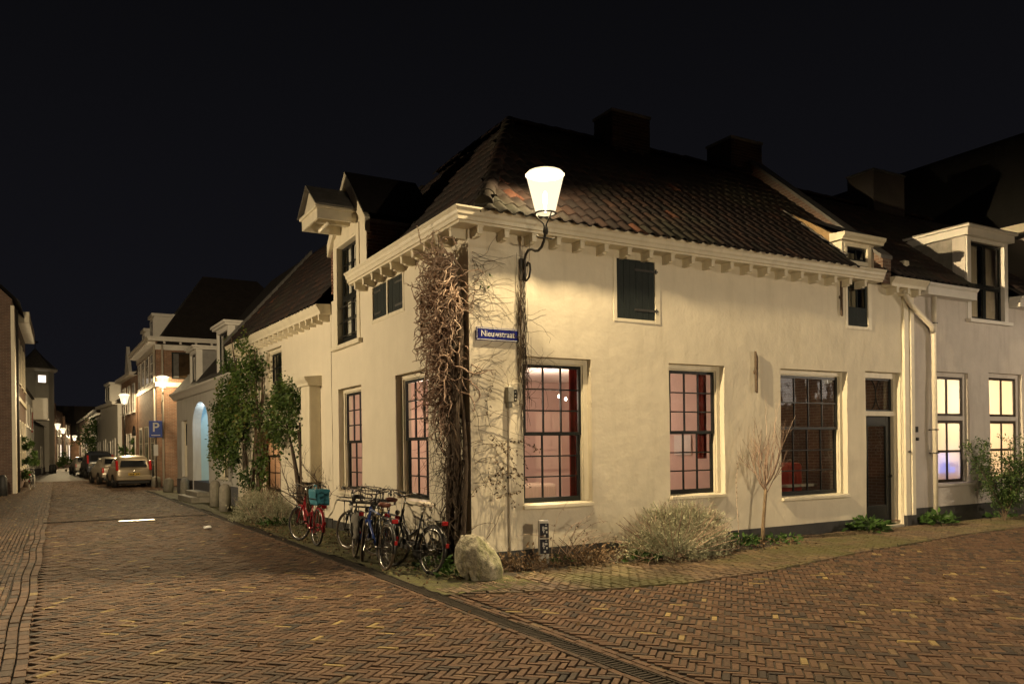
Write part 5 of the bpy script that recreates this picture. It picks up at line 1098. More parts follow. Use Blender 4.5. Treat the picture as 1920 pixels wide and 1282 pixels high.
    F = [(10*i+k, 10*i+(k+1) % 10, 10*i+10+(k+1) % 10, 10*i+10+k) for i in range(6) for k in range(10)] + [tuple(range(10))[::-1], tuple(range(60, 70))]
    t = MB(); t.add(P, F); sd = t.build('saddle', saddle, root, True)
    t = MB()
    for sg in (-1, 1): t.lathe([(0.02, 0), (0.02, 0.055)], 8, (0.19, 0.05*sg, sadz-0.075))
    t.build('saddle_spring', m_chrome, sd, True)
    mudguard(root, 0, R(-15), R(190), guard); mudguard(root, WB, R(25), R(175), guard)
    if rear_rack:
        t = MB(); z = 0.745
        for sg in (-1, 1):
            t.tube([(0.26, 0.03*sg, z), (0.1, 0.06*sg, z), (-0.24, 0.065*sg, z), (-0.26, 0.04*sg, z)], 0.006, 6); t.tube([(-0.12, 0.065*sg, z), (0.0, 0.075*sg, RW)], 0.006, 6)
        t.tube([(-0.26, -0.045, z), (-0.26, 0.045, z)], 0.006, 6); t.tube([(0.0, -0.06, z), (0.0, 0.06, z)], 0.005, 6); t.tube([(-0.15, -0.06, z), (-0.15, 0.06, z)], 0.005, 6); t.tube([(0.2, 0, z), (-0.25, 0, z)], 0.005, 6); t.build('rear_rack', m_bblack if paint is not m_bred else paint, root, True)
        t = MB(); t.box(-0.30, -0.265, -0.045, 0.045, z-0.055, z+0.005); t.build('rear_light', m_refl, root, bevel=0.01)
    t = MB(); t.box(-0.395, -0.372, -0.02, 0.02, 0.40, 0.46); t.build('reflector', m_refl, root, bevel=0.006)
    if front_rack:
        t = MB(); z = 0.90
        def fq(a, b_, c_): return (1.08 + a*cs - b_*sn, a*sn + b_*cs, z + c_)
        for zz, sc in ((0.0, 1.0), (-0.06, 1.0)):
            t.tube([fq(-0.13, -0.2*sc, zz), fq(0.13, -0.2*sc, zz), fq(0.13, 0.2*sc, zz), fq(-0.13, 0.2*sc, zz)], 0.008, 6, closed=True)
        for k in range(5): t.tube([fq(-0.13, -0.16+0.08*k, -0.06), fq(0.13, -0.16+0.08*k, -0.06)], 0.006, 5)
        for sg in (-1, 1): t.tube([fq(0.0, 0.12*sg, -0.06), (WB, 0.07*sg, RW)], 0.008, 6)
        t.tube([fq(-0.13, -0.2, 0), fq(-0.13, -0.2, 0.16), fq(-0.13, -0.14, 0.2), fq(-0.13, 0.14, 0.2), fq(-0.13, 0.2, 0.16), fq(-0.13, 0.2, 0)], 0.008, 6)
        for bb_ in (-0.07, 0.07): t.tube([fq(-0.13, bb_, 0), fq(-0.13, bb_, 0.2)], 0.006, 5)
        t.build('front_rack', m_bblack, root, True)
    t = MB(); t.lathe([(0.0, 0.0), (0.03, 0.005), (0.04, 0.04), (0.0, 0.06)], 12, (0, 0, 0), 'x'); t.v = [(p[0] + 0.985, p[1], p[2] + 0.80) for p in t.v]; t.build('headlamp', m_chrome, root, True)
    # chain case, cranks and pedals
    t = MB(); pl = [(0.60, 0.29), (0.585, 0.36), (0.52, 0.405), (0.44, 0.40), (0.0, RW+0.055), (-0.045, RW+0.03), (-0.045, RW-0.03), (0.0, RW-0.055), (0.44, 0.185), (0.52, 0.18), (0.585, 0.22)]
    t.prism(pl, -0.075, -0.050, lambda a, c, d: (a, d, c)); t.build('chain_case', m_bblack if paint is not m_bred else paint, root, bevel=0.008)
    t = MB(); t.tube([(0.47, -0.09, 0.29), (0.59, -0.10, 0.17)], 0.010, 6); t.tube([(0.47, 0.07, 0.29), (0.35, 0.08, 0.41)], 0.010, 6); t.tube([(0.47, -0.09, 0.29), (0.47, 0.08, 0.29)], 0.012, 6); ck_ = t.build('crank', m_chrome, root, True)
    t = MB(); t.box(0.55, 0.63, -0.19, -0.11, 0.155, 0.18); t.build('pedal', m_sad, ck_); t = MB(); t.box(0.31, 0.39, 0.09, 0.17, 0.40, 0.425); t.build('pedal', m_sad, ck_)
    t = MB(); t.tube([(0.33, -0.05, 0.30), (0.30, -0.16, 0.02)], 0.009, 6); t.build('kickstand', m_chrome, root, True)
    return root
LEAN = R(-7)
rb = bicycle('red bicycle with teal pannier bag in front of the bare shrub', -1.24, 3.78, R(92), R(5), m_bred, 'step', None, True, m_leather, 0.35, guard=m_bred, sadz=0.93)
bag = thing('pannier_bag', 'turquoise checked canvas bag on the red bicycle carrier', 'bag', -1.17, 3.86, 0.76, R(92))
def bagbox(name, c, sx, sy, sz, mat, parent):
    bm = bmesh.new(); bmesh.ops.create_cube(bm, size=1.0); bmesh.ops.subdivide_edges(bm, edges=bm.edges, cuts=6, use_grid_fill=True)
    for v in bm.verts:
        q = v.co.copy(); v.co = Vector((c[0] + q.x*sx, c[1] + q.y*sy*(1 - 0.15*(q.z+0.5)), c[2] + q.z*sz)); v.co += Vector((0.012, 0.012, 0.012))*noise.noise(v.co*9)*1.3; v.co.y += 0.02*math.sin(q.z*3.1)*(1 if q.y > 0 else -1)
    me = bpy.data.meshes.new(name); bm.to_mesh(me); bm.free(); me.materials.append(mat); me.polygons.foreach_set('use_smooth', [True]*len(me.polygons)); return link(name, me, parent)
bagbox('body', (-0.06, 0, 0.13), 0.42, 0.26, 0.28, m_teal, bag); t = MB(); t.box(-0.275, 0.155, 0.133, 0.14, 0.10, 0.115); t.box(-0.275, 0.155, -0.14, -0.133, 0.10, 0.115); t.build('strap', m_bblack, bag)
t = MB(); t.tube([(0.05, 0.07, 0.26), (0.03, 0.06, 0.34), (-0.10, 0.06, 0.34), (-0.12, 0.07, 0.26)], 0.010, 6); t.build('handle', m_teal, bag, True)
b2 = bicycle('black bicycle with grey canvas cover over its rear wheel', -1.15, 1.92, R(79), R(6), m_bblack, 'step', m_tyre_m, True, None, 0.5)
t = MB(); P = []; n = 14
for i in range(n+1):
    a = R(20) + R(160)*i/n; rr = RW + 0.05 + 0.012*math.sin(i*1.7)
    for dy, rz in ((-0.085, -0.16), (-0.075, -0.02), (-0.03, 0.02), (0.03, 0.02), (0.075, -0.02), (0.085, -0.16)): P.append(((rr+rz)*math.cos(a), dy + 0.01*math.sin(i*2.3), RW + (rr+rz)*math.sin(a)))
t.add(P, [(6*i+j, 6*i+j+1, 6*i+j+7, 6*i+j+6) for i in range(n) for j in range(5)]); t.build('wheel_cover', m_cover, b2, True, recalc=False)
bicycle('black roadster with black saddle tucked behind the covered bicycle', -0.92, 1.42, R(80), R(7), m_bblack, 'diamond', m_tyre, True, None, -0.5, sadz=0.9)
bicycle('cream and blue bicycle with brown saddle and muddy tyres', -0.98, 0.82, R(82), R(6), m_bcream, 'step', m_tyre_m, True, m_leather, 0.7, guard=m_bblack, paint2=m_bblue)
bicycle('blue framed bicycle leaning among the black ones', -1.24, 0.30, R(88), R(5), m_bblue, 'diamond', m_tyre_m, True, m_leather, -0.35, sadz=0.92, guard=m_bblack, paint2=m_bblack)
bicycle('black bicycle with spotted saddle cover next to the vine', -0.86, -0.42, R(98), R(6), m_bblack, 'step', m_tyre, False, ml_, 0.35, sadz=0.95, guard=m_bblack)
far_b = bicycle('black bicycle with pale tyres against the tall brick building', -6.45, 34.0, R(84), R(4), m_bblack, 'step', M('white_tyre', (0.5, 0.47, 0.42), 0.7, 0.1), False)

del far_b['group']

# ================================================================== cars
m_tail = M('tail_lamp_red', (0.28, 0.012, 0.012), 0.2, 0.1, 20, 0)
def car(label, x, y, head, paint, L=4.4, Wd=1.75, Hh=1.6, kind='mpv'):
    root = thing('parked_car', label, 'car', x, y, 0.0, head, 'cars parked along the street')
    hw = Wd/2
    # stations from rear to front: x, half width scale, sill z, belt z, roof z, roof half width scale
    if kind == 'mpv': S = [(0.0, .80, .42, .86, .88, .70), (0.05, .90, .30, .96, 1.0, .74), (0.30, .95, .26, .98, 1.40, .72), (0.65, .98, .24, .98, 1.56, .74), (1.2, 1.0, .22, .96, 1.60, .76), (2.2, 1.0, .22, .93, 1.585, .75), (2.9, 1.0, .22, .92, 1.40, .72), (3.45, .98, .22, .91, 1.0, .70), (4.0, .93, .24, .80, .82, .66), (4.30, .82, .30, .66, .68, .60), (4.40, .66, .40, .56, .57, .5)]
    else: S = [(0.0, .80, .42, .80, .82, .66), (0.05, .90, .30, .90, .93, .70), (0.25, .95, .26, .92, 1.05, .70), (0.75, .98, .24, .92, 1.40, .70), (1.3, 1.0, .22, .91, 1.46, .72), (2.1, 1.0, .22, .90, 1.44, .72), (2.75, 1.0, .22, .89, 1.15, .70), (3.15, .98, .22, .88, .93, .68), (3.8, .93, .24, .76, .78, .64), (4.20, .82, .30, .64, .66, .58), (4.30, .66, .40, .54, .55, .5)]
    kx = L/S[-1][0]; kz = Hh/max(s[4] for s in S)
    def ring(s):
        xx, a, z0, zb, zr, rt = s; xx *= kx; z0 *= kz; zb *= kz; zr *= kz; w_ = hw*a; r = hw*rt
        half = [(0.0, z0), (w_*0.75, z0), (w_*0.97, z0+0.07), (w_, (z0+zb)/2), (w_*0.985, zb-0.05), (w_*0.95, zb), (r*0.35 + w_*0.60, zb + (zr-zb)*0.5), (r, zr-0.05*min(1, (zr-zb)*4)), (r*0.8, zr), (0.0, zr + 0.012)]
        return [(xx, y_, z_) for y_, z_ in half] + [(xx, -y_, z_) for y_, z_ in half[-2:0:-1]]
    rings = [ring(s) for s in S]; n = len(rings[0]); V = [v for r in rings for v in r]
    F = [(i*n+k, i*n+(k+1) % n, (i+1)*n+(k+1) % n, (i+1)*n+k) for i in range(len(S)-1) for k in range(n)] + [tuple(range(n))[::-1], tuple(range((len(S)-1)*n, len(S)*n))]
    t = MB(); t.add(V, F); body = t.build('body', paint, root, True); md = body.modifiers.new('sub', 'SUBSURF'); md.levels = 1; md.render_levels = 2
    m_cg = m_dark
    def side(i, f0, f1, k):   # point on the side between belt (k=5) and roof (k=7)
        a, c = Vector(rings[i][k]), Vector(rings[i][k+1]); return a
    for sg in (1, -1):
        pts0, pts1 = [], []
        for i, s in enumerate(S):
            if s[4]*kz - s[3]*kz > 0.30:
                pa, pb = Vector(rings[i][5]), Vector(rings[i][7]); lo = pa.lerp(pb, 0.16); hi_ = pa.lerp(pb, 0.84)
                pts0.append((lo.x, sg*(lo.y+0.004), lo.z)); pts1.append((hi_.x, sg*(hi_.y+0.006), hi_.z))
        m_ = len(pts0); t = MB(); t.add(pts0 + pts1, [(k, k+1, m_+k+1, m_+k) for k in range(m_-1)]); t.build('side_window', m_cg, root, recalc=False)
    # tailgate glass follows the rear slope
    i0, i1 = (1, 2) if kind == 'mpv' else (2, 3)
    pa, pb = Vector(rings[i0][8]), Vector(rings[i1][8]); rz = lambda f: pa.lerp(pb, f)
    lo, hi_ = rz(0.10), rz(0.88); off = 0.025
    if kind == 'mpv': lo.x = 0.05*kx + 0.02; 
    t = MB(); wq = hw*0.66; t.quad((lo.x-off, -wq*1.02, lo.z), (lo.x-off, wq*1.02, lo.z), (hi_.x-off, wq*0.92, hi_.z), (hi_.x-off, -wq*0.92, hi_.z)); t.build('rear_window', m_cg, root, recalc=False)
    t = MB(); t.box(-0.07, 0.10, -hw*0.90, hw*0.90, 0.36*kz, 0.60*kz); t.build('bumper', paint, root, bevel=0.05)
    t = MB(); t.box(-0.02, 0.2, -hw*0.8, hw*0.8, 0.20, 0.36*kz); t.build('valance', m_bblack, root, bevel=0.03)
    for sg in (-1, 1):
        t = MB(); z0, z1 = (0.86*kz, 1.36*kz) if kind == 'mpv' else (0.62*kz, 0.88*kz)
        t.prism([(0.0, z0), (0.06, z0), (0.32, z1), (0.22, z1)] if kind == 'mpv' else [(-0.02, z0), (0.1, z0), (0.16, z1), (0.0, z1)], sg*hw*0.76, sg*hw*0.90, lambda a, c, d: (a - 0.01, d, c)); t.build('tail_light', m_tail, root, bevel=0.02)
        t = MB(); t.box(2.75*kx, 2.93*kx, sg*hw*0.98 if sg > 0 else -hw*0.98-0.2, hw*0.98+0.2 if sg > 0 else -hw*0.98, 0.95*kz, 1.07*kz); t.build('mirror', paint, root, bevel=0.05)
        for wx in (0.78*kx, 3.45*kx):
            t = MB(); t.lathe([(0.20, -0.09), (0.30, -0.10), (0.315, -0.06), (0.315, 0.06), (0.30, 0.10), (0.20, 0.09)], 24, (0, 0, 0), 'y'); wl_ = t.build('wheel', m_tyre, root, True); wl_.location = (wx, sg*(hw-0.09), 0.315)
            t = MB(); t.lathe([(0.0, -0.095), (0.20, -0.085), (0.20, 0.085), (0.0, 0.095)], 18, (0, 0, 0), 'y'); t.build('rim', m_chrome, wl_, True)
            t = MB(); t.lathe([(0.335, -0.02), (0.36, 0.0), (0.36, 0.03), (0.335, 0.035)], 24, (0, 0, 0), 'y', caps=False); t.v = [(p[0] + wx, p[1]*sg + sg*hw*0.985, p[2] + 0.315) for p in t.v]; t.build('wheel_arch', m_bblack, root, True)
    t = MB(); t.box(-0.085, -0.07, -0.26, 0.26, 0.62*kz, 0.62*kz+0.115); pl_ = t.build('number_plate', M('yellow_plate', (0.62, 0.40, 0.02), 0.5, 0.05), root)
    for k in range(6):
        if k not in (2,): boxpart('character', m_bblack, pl_, (-0.088, -0.0855, -0.22+0.075*k, -0.17+0.075*k, 0.62*kz+0.025, 0.62*kz+0.09))
    t = MB(); t.lathe([(0.0, 0), (0.05, 0.0), (0.05, 0.02), (0.0, 0.022)], 12, (0, 0, 0), 'x'); t.v = [(-0.02 - p[0], p[1], p[2] + 0.82*kz) for p in t.v]; t.build('emblem', m_chrome, root, True)
    return root
m_silver = M('champagne_paint', (0.36, 0.30, 0.22), 0.28, 0.03, 3, 0.0, metal=0.55); m_silver2 = M('silver_paint', (0.36, 0.33, 0.28), 0.28, 0.03, 3, 0.0, metal=0.5); m_dkblue = M('dark_blue_paint', (0.03, 0.034, 0.045), 0.25, 0.05, 3, 0.0); m_white = M('pale_car_paint', (0.48, 0.44, 0.38), 0.3, 0.03, 3, 0.0)
car('champagne people carrier with tall red tail lights by the parking sign', -2.05, 32.5, R(92), m_silver, 4.4, 1.78, 1.58)
car('silver saloon parked in front of the champagne people carrier', -2.45, 38.0, R(96), m_silver2, 4.3, 1.72, 1.5, 'hatch')
car('dark blue van-like car parked further down the street', -2.75, 50.5, R(94), m_dkblue, 4.5, 1.82, 1.85)
car('small pale hatchback beyond the dark blue car', -3.35, 60.5, R(95), m_white, 3.8, 1.65, 1.45, 'hatch')

# ================================================================== signs, stones and posts
ss = thing('street_sign', 'blue enamel street name plate with white border on the corner', 'sign', 0.10, 0, 3.34)
boxpart('plate', m_enam, ss, (0.0, 0.73, 0.015, 0.032, 0.0, 0.19), tf=tfR, bevel=0.004)
boxpart('border', m_wpaint, ss, (0.008, 0.722, 0.0325, 0.0345, 0.008, 0.018), (0.008, 0.722, 0.0325, 0.0345, 0.172, 0.182), (0.008, 0.018, 0.0325, 0.0345, 0.018, 0.172), (0.712, 0.722, 0.0325, 0.0345, 0.018, 0.172), tf=tfR)
def text(body, size, mat, parent, loc, rot, name='lettering', bold=0.004, sx=1.0):
    c = bpy.data.curves.new(name, 'FONT'); c.body = body; c.size = size; c.extrude = 0.001; c.offset = bold; c.align_x = 'CENTER'; c.align_y = 'CENTER'; c.materials.append(mat)
    tmp = bpy.data.objects.new(name + '_curve', c); me = bpy.data.meshes.new_from_object(tmp); bpy.data.objects.remove(tmp); o = link(name, me); o.parent = parent; o.location = loc; o.rotation_euler = rot; o.scale = (sx, 1, 1); return o
text('Nieuwstraat', 0.125, m_wpaint, ss, (0.365, -0.0335, 0.098), (R(90), 0, 0), bold=0.0012, sx=0.92)
for px in (0.03, 0.70):
    b = MB(tfR); b.lathe([(0.006, 0.0), (0.006, 0.036)], 8, (px, 0, 0.095), 'y'); b.build('screw', m_chrome, ss)
ps = thing('parking_sign', 'blue square parking sign on a grey pole beside the champagne car', 'sign', -1.1, 32.1)
b = MB(); b.tube([(0, 0, 0), (0, 0, 3.25)], 0.035, 8); b.build('pole', m_chrome, ps, True)
b = MB(tfR); b.box(-0.30, 0.30, 0.04, 0.055, 2.45, 3.25); b.build('plate', M('sign_blue', (0.02, 0.07, 0.42), 0.4, 0.03), ps, bevel=0.03); text('P', 0.62, m_wpaint, ps, (0, -0.058, 2.92), (R(90), 0, 0), 'letter', 0.01)
boxpart('lower_line', m_wpaint, ps, (-0.2, 0.2, 0.056, 0.058, 2.53, 2.57), tf=tfR); boxpart('small_plate', m_wpaint, ps, (-0.1, 0.1, 0.04, 0.05, 1.55, 2.1), tf=tfR)
mp = thing('marker_post', 'pale concrete post carrying two dark blue utility plates', 'post', 0.98, -0.42, 0.0, R(-24))
boxpart('shaft', m_trim_w, mp, (-0.075, 0.075, -0.06, 0.06, -0.05, 0.66), bevel=0.012)
m_navy = M('navy_plate', (0.012, 0.014, 0.03), 0.35, 0.1, 10, 0.02)
for z in (0.17, 0.405):
    pl_ = boxpart('plate', m_navy, mp, (-0.058, 0.072, -0.072, -0.061, z, z+0.215), bevel=0.003)
    for (a, c, d, e) in ((0.02, 0.045, 0.185, 0.197), (-0.022, -0.002, 0.12, 0.17), (0.006, 0.05, 0.13, 0.16), (-0.025, 0.015, 0.105, 0.117), (-0.01, 0.002, 0.075, 0.105), (0.03, 0.052, 0.07, 0.10), (-0.005, 0.025, 0.02, 0.048)):
        boxpart('mark', m_wpaint, pl_, (a, c, -0.0745, -0.0725, z+d, z+e))
bd = thing('boulder', 'big mossy granite boulder guarding the house corner', 'boulder', -0.42, -1.02, 0)
bm = bmesh.new(); bmesh.ops.create_icosphere(bm, subdivisions=5, radius=1.0)
for v in bm.verts:
    p = v.co.copy(); zf = max(0, p.z)
    k = 1.0 + 0.16*noise.noise(p*1.1 + Vector((3, 1, 2))) + 0.07*noise.noise(p*2.7) + 0.025*noise.noise(p*8)
    sx = 0.30*(1 - 0.22*max(0, p.z)); k += 0.05*noise.noise(p*5); v.co = Vector((p.x*sx*k - 0.07*p.z, p.y*0.29*k*(1 - 0.2*zf), 0.22 + p.z*0.42*k)); v.co.z = min(v.co.z, 0.57 - 0.12*v.co.x + 0.02*noise.noise(p*4))
    if v.co.z < -0.08: v.co.z = -0.08
me = bpy.data.meshes.new('boulder'); bm.to_mesh(me); bm.free(); me.materials.append(m_stone); me.polygons.foreach_set('use_smooth', [True]*len(me.polygons)); ob = link('rock', me, bd); ob.rotation_euler = (0, 0, R(-32))
def bollard(name, label, x, y, h, r, mat, lean=0.0, cap=0.8, grp=None):
    p = thing(name, label, 'bollard', x, y, -0.02, 0, grp); b = MB(); b.lathe([(r, 0), (r*0.98, h*0.5), (r*0.93, h*0.86), (r*cap*0.8, h*0.96), (r*0.3, h), (0.0, h)], 14); o = b.build('shaft', mat, p, True); o.rotation_euler = (lean, lean*0.6, 0)
bollard('stone_bollard', 'round topped stone bollard before the ivy, nearer the lavender', -1.10, 13.6, 0.82, 0.17, m_conc); bollard('stone_bollard', 'round topped stone bollard between the ivy and the porch step', -1.0, 15.9, 0.85, 0.17, m_conc); bollard('stone_bollard', 'dark stone bollard at the far corner of the arched house', -1.1, 22.0, 0.75, 0.17, m_conc)
bollard('stone_bollard', 'short pale leaning stone bollard at the alley mouth', -1.15, 26.9, 0.62, 0.21, m_conc, 0.12); bollard('stone_bollard', 'rounded stone post at the foot of the brick house', -1.05, 32.75, 0.55, 0.22, m_conc); bollard('stone_bollard', 'dark bollard beside the blank brick end wall', -7.25, 28.4, 0.9, 0.16, m_plinth)
bollard('stone_bollard', 'dark post by the white barn, closer to the bay window house', -5.75, 68.5, 0.8, 0.18, m_plinth); bollard('stone_bollard', 'dark post by the white barn, closer to the tower', -5.55, 70.4, 0.8, 0.18, m_plinth)
st_ = thing('porch_step', 'low stone step in front of the blue porch', 'step', -1.15, 19.3, 0, 0.04); boxpart('slab', m_conc, st_, (-0.32, 0.30, -1.3, 1.3, 0.0, 0.20), bevel=0.02); boxpart('upper_slab', m_conc, st_, (-0.1, 0.30, -1.1, 1.1, 0.2, 0.36), bevel=0.02)
pw = thing('litter_scrap', 'crumpled white paper scrap lying on the street near the lavender', 'litter', -2.35, 8.6, 0.01); bm = bmesh.new(); bmesh.ops.create_icosphere(bm, subdivisions=2, radius=0.09)
for v in bm.verts: v.co *= 1 + 0.5*noise.noise(v.co*22); v.co.z *= 0.4; v.co.z += 0.02
me = bpy.data.meshes.new('scrap'); bm.to_mesh(me); bm.free(); me.materials.append(m_wpaint); link('scrap', me, pw)

# ================================================================== plants
def leaf_cloud(P, size, D=None, aspect=0.55, spread=0.9, fold=0.25):
    """one folded leaf (4 points, 2 triangles) at each point; D preferred direction"""
    P = np.asarray(P, float); n = len(P); d = rng.normal(0, 1, (n, 3))
    if D is not None: d = d*spread + np.asarray(D)
    d /= np.linalg.norm(d, axis=1)[:, None]; s = rng.normal(0, 1, (n, 3)); s -= (s*d).sum(1)[:, None]*d; s /= np.linalg.norm(s, axis=1)[:, None]; u = np.cross(d, s)
    L = (np.asarray(size) * rng.uniform(0.6, 1.25, n))[:, None]; Wd = L*aspect*0.5
    V = np.stack([P, P + d*L*0.45 + s*Wd + u*L*fold*0.3, P + d*L, P + d*L*0.45 - s*Wd + u*L*fold*0.3], 1).reshape(-1, 3)
    i = np.arange(n)*4; F = np.concatenate([np.stack([i, i+1, i+2], 1), np.stack([i, i+2, i+3], 1)])
    return V, F
def foliage(name, parent, P, size, mat, D=None, rnd=None, **kw):
    V, F = leaf_cloud(P, size, D, **kw); n = len(P); r = rng.random(n) if rnd is None else np.clip(rnd, 0, 1)
    o = link(name, np_mesh(name, V, F, mat, np.repeat(r, 4)), parent); o['kind'] = 'stuff'; return o
class Twigs:
    def __init__(s): s.V = []; s.F = []; s.R = []; s.n = 0
    def add(s, pts, r0, r1, rnd, n=4):
        b = MB(); m = len(pts); b.tube(pts, [r0 + (r1-r0)*i/(m-1) for i in range(m)], n, caps=False)
        s.V += b.v; s.F += [tuple(i + s.n for i in f) for f in b.f]; s.R += [rnd]*len(b.v); s.n += len(b.v)
    def build(s, name, mat, parent, stuff=True):
        me = np_mesh(name, np.array(s.V), np.array(s.F), mat, np.array(s.R)); me.polygons.foreach_set('use_smooth', [True]*len(me.polygons)); o = link(name, me, parent)
        if stuff: o['kind'] = 'stuff'
        return o
def walk_pts(p, d, n, step, jitter, pull=None, clampx=None):
    p = Vector(p); d = Vector(d).normalized(); pts = [p.copy()]
    for i in range(n):
        d = d + Vector((random.gauss(0, jitter), random.gauss(0, jitter), random.gauss(0, jitter)))
        if pull: d += Vector(pull)
        d.normalize(); p = p + d*step
        if clampx: p = clampx(p)
        pts.append(p.copy())
    return pts

# old vine at the corner (left wall faces -x; it hangs over the side wall next to the corner)
vine = thing('climbing_vine', 'bare tangled vine with twin trunks climbing the house corner', 'vine', -0.02, 0.10)
def keep_out(p):
    if p.x > -0.03 and p.y > 0.0: p.x = -0.03 - random.random()*0.02
    if p.y < -0.02 and p.x > 0.05: p.y = min(p.y, -0.12)
    return p
T = MB()
for k, (x, y, r) in enumerate(((-0.10, 0.02, 0.07), (-0.12, 0.22, 0.06), (-0.07, -0.08, 0.035))):
    pts = []; 
    for i in range(26):
        z = -0.05 + (4.3, 4.1, 3.2)[k]*i/25; pts.append((x + 0.035*math.sin(z*2.1 + k*2) - 0.02, y + 0.06*math.sin(z*1.5 + k*1.7) + 0.02*random.random(), z))
    T.tube(pts, [r*(1.25 - 0.6*i/25)*(1 + 0.12*math.sin(i*2.3)) for i in range(26)], 10)
T.build('trunk', m_bark, vine, True)
tw = Twigs()
for k in range(620):      # curly hanging mass near the top
    z = random.triangular(1.9, 4.8, 4.3); y0 = random.triangular(-0.2, 1.25, 0.35)*(0.5 + 0.12*z)
    d = (-random.uniform(0.2, 0.9), random.gauss(0.2, 0.6), random.gauss(-0.1, 0.7)); pts = walk_pts((-0.12 - 0.12*random.random(), y0*0.6, z), d, random.randrange(8, 17), 0.055, 0.42, (0, 0, -0.10), keep_out)
    for p in pts: p.x = max(p.x, -0.55 + 0.1*random.random())
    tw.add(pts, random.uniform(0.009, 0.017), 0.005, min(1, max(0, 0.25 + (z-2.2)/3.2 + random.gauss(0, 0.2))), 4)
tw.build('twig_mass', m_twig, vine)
tw = Twigs()
for k in range(230):      # darker stems wrapping the trunks below
    z = random.uniform(0.05, 3.6); a = random.random()*6.28
    pts = walk_pts((-0.12 + 0.09*math.cos(a), 0.1 + 0.15*math.sin(a), z), (random.gauss(-0.1, 0.3), random.gauss(0.1, 0.4), random.choice((1, 1, -0.8))), random.randrange(7, 16), 0.075, 0.2, (0, 0, 0), keep_out)
    for p in pts: p.x = max(p.x, -0.28); p.y = max(-0.18, min(0.25 + 0.13*p.z, p.y))
    tw.add(pts, random.uniform(0.005, 0.012), 0.003, random.random(), 4)
for k in range(150):      # thin whips spreading over the side wall and window
    z = random.uniform(1.0, 3.9); pts = walk_pts((-0.08, 0.35, z), (-0.05, 1, random.gauss(0.1, 0.5)), random.randrange(8, 22), 0.075, 0.2, (0, 0, -0.03), keep_out)
    for p in pts: p.x = max(p.x, -0.22)
    tw.add(pts, 0.005, 0.002, random.random()*0.6, 3)
tw.build('stem_mass', m_twig_d, vine)
tw = Twigs()
def keepR_(p): p.y = max(-0.30, min(-0.13, p.y)); return p
for k in range(46):       # whips across the front wall near the corner
    z = random.choice((random.uniform(1.2, 3.1), random.uniform(3.7, 4.7))); pts = walk_pts((0.06, -0.15, z), (1, 0, random.gauss(0, 0.6)), random.randrange(8, 20), 0.06, 0.20, (0, 0, -0.035), keepR_); tw.add(pts, 0.004, 0.0018, random.random()*0.7, 3)
for k in range(70):       # stems following the conduit
    z = random.uniform(2.3, 4.1); pts = walk_pts((0.9 + random.gauss(0, 0.02), -0.16, z), (random.gauss(0, 0.25), 0, random.choice((1, -1))), random.randrange(7, 14), 0.07, 0.12, None, keepR_)
    for p in pts: p.x = 0.9 + max(-0.07, min(0.06, p.x - 0.9))
    tw.add(pts, 0.006, 0.003, random.random(), 3)
for k in range(24):
    z = random.uniform(2.4, 4.0); pts = walk_pts((0.92, -0.17, z), (random.choice((-1, 1, 1)), 0, random.gauss(0, 0.5)), random.randrange(8, 16), 0.06, 0.24, (0, 0, -0.03), keepR_); tw.add(pts, 0.0035, 0.0018, random.random()*0.7, 3)
LP = []
for k in range(14):
    z = random.uniform(1.0, 2.2); pts = walk_pts((random.uniform(0.1, 0.5), -0.16, z), (random.gauss(0.5, 0.5), 0, random.gauss(-0.2, 0.5)), 12, 0.06, 0.2, (0, 0, -0.03), keepR_); tw.add(pts, 0.0035, 0.002, random.random()*0.4, 3); LP += [tuple(p + Vector((random.gauss(0, 0.02), -0.02, random.gauss(0, 0.02)))) for p in pts[3:] for _ in range(2)]
tw.build('wall_whips', m_twig_d, vine)
foliage('dead_leaves', vine, LP, 0.05, m_leaf_b, (0, -0.2, -0.8), rng.random(len(LP))*0.4)
LP = [(random.uniform(0.15, 0.35), -0.18, random.uniform(4.0, 4.4)) for _ in range(14)] + [(-0.25, 0.15, 4.6 + random.gauss(0, 0.05)) for _ in range(8)]
foliage('fresh_leaves', vine, LP, 0.06, m_leaf_w)

# ivy clad climbers on the lower house
def climber(label, x, y, rot, cols, stem_y, stem_h, trunk=True):
    p = thing('ivy_climber', label, 'climber', x, y, 0, rot); LP = []; LD = []; R_ = []
    for (y0, y1, z0, z1, dep, n) in cols:
        yc, zc, ry, rz = (y0+y1)/2, (z0+z1)/2, (y1-y0)/2, (z1-z0)/2
        nc = max(3, int(n/95)); cl = [(yc + random.uniform(-1, 1)*ry*0.85, zc + random.uniform(-1, 1)*rz*0.9, random.uniform(0.03, dep)) for _ in range(nc)]
        for (cy_, cz_, cd) in cl:
            br_ = random.gauss(0, 0.16); rad = random.uniform(0.14, 0.30)
            for _ in range(70):
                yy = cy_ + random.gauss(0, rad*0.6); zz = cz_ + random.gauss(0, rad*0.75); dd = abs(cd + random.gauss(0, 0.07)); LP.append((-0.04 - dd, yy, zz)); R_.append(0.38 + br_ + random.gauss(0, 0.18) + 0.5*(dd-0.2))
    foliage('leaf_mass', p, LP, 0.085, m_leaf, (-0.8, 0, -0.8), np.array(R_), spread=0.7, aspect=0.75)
    tw = Twigs()
    for (sy, sh, r) in stem_h:
        for k in range(5):
            pts = walk_pts((-0.08 - 0.05*random.random(), sy + random.gauss(0, 0.08), 0), (0, random.gauss(0, 0.03), 1), int(sh/0.16), 0.16, 0.025); tw.add(pts, r, r*0.4, random.random(), 6)
    tw.build('stems', m_twig_d, p); return p
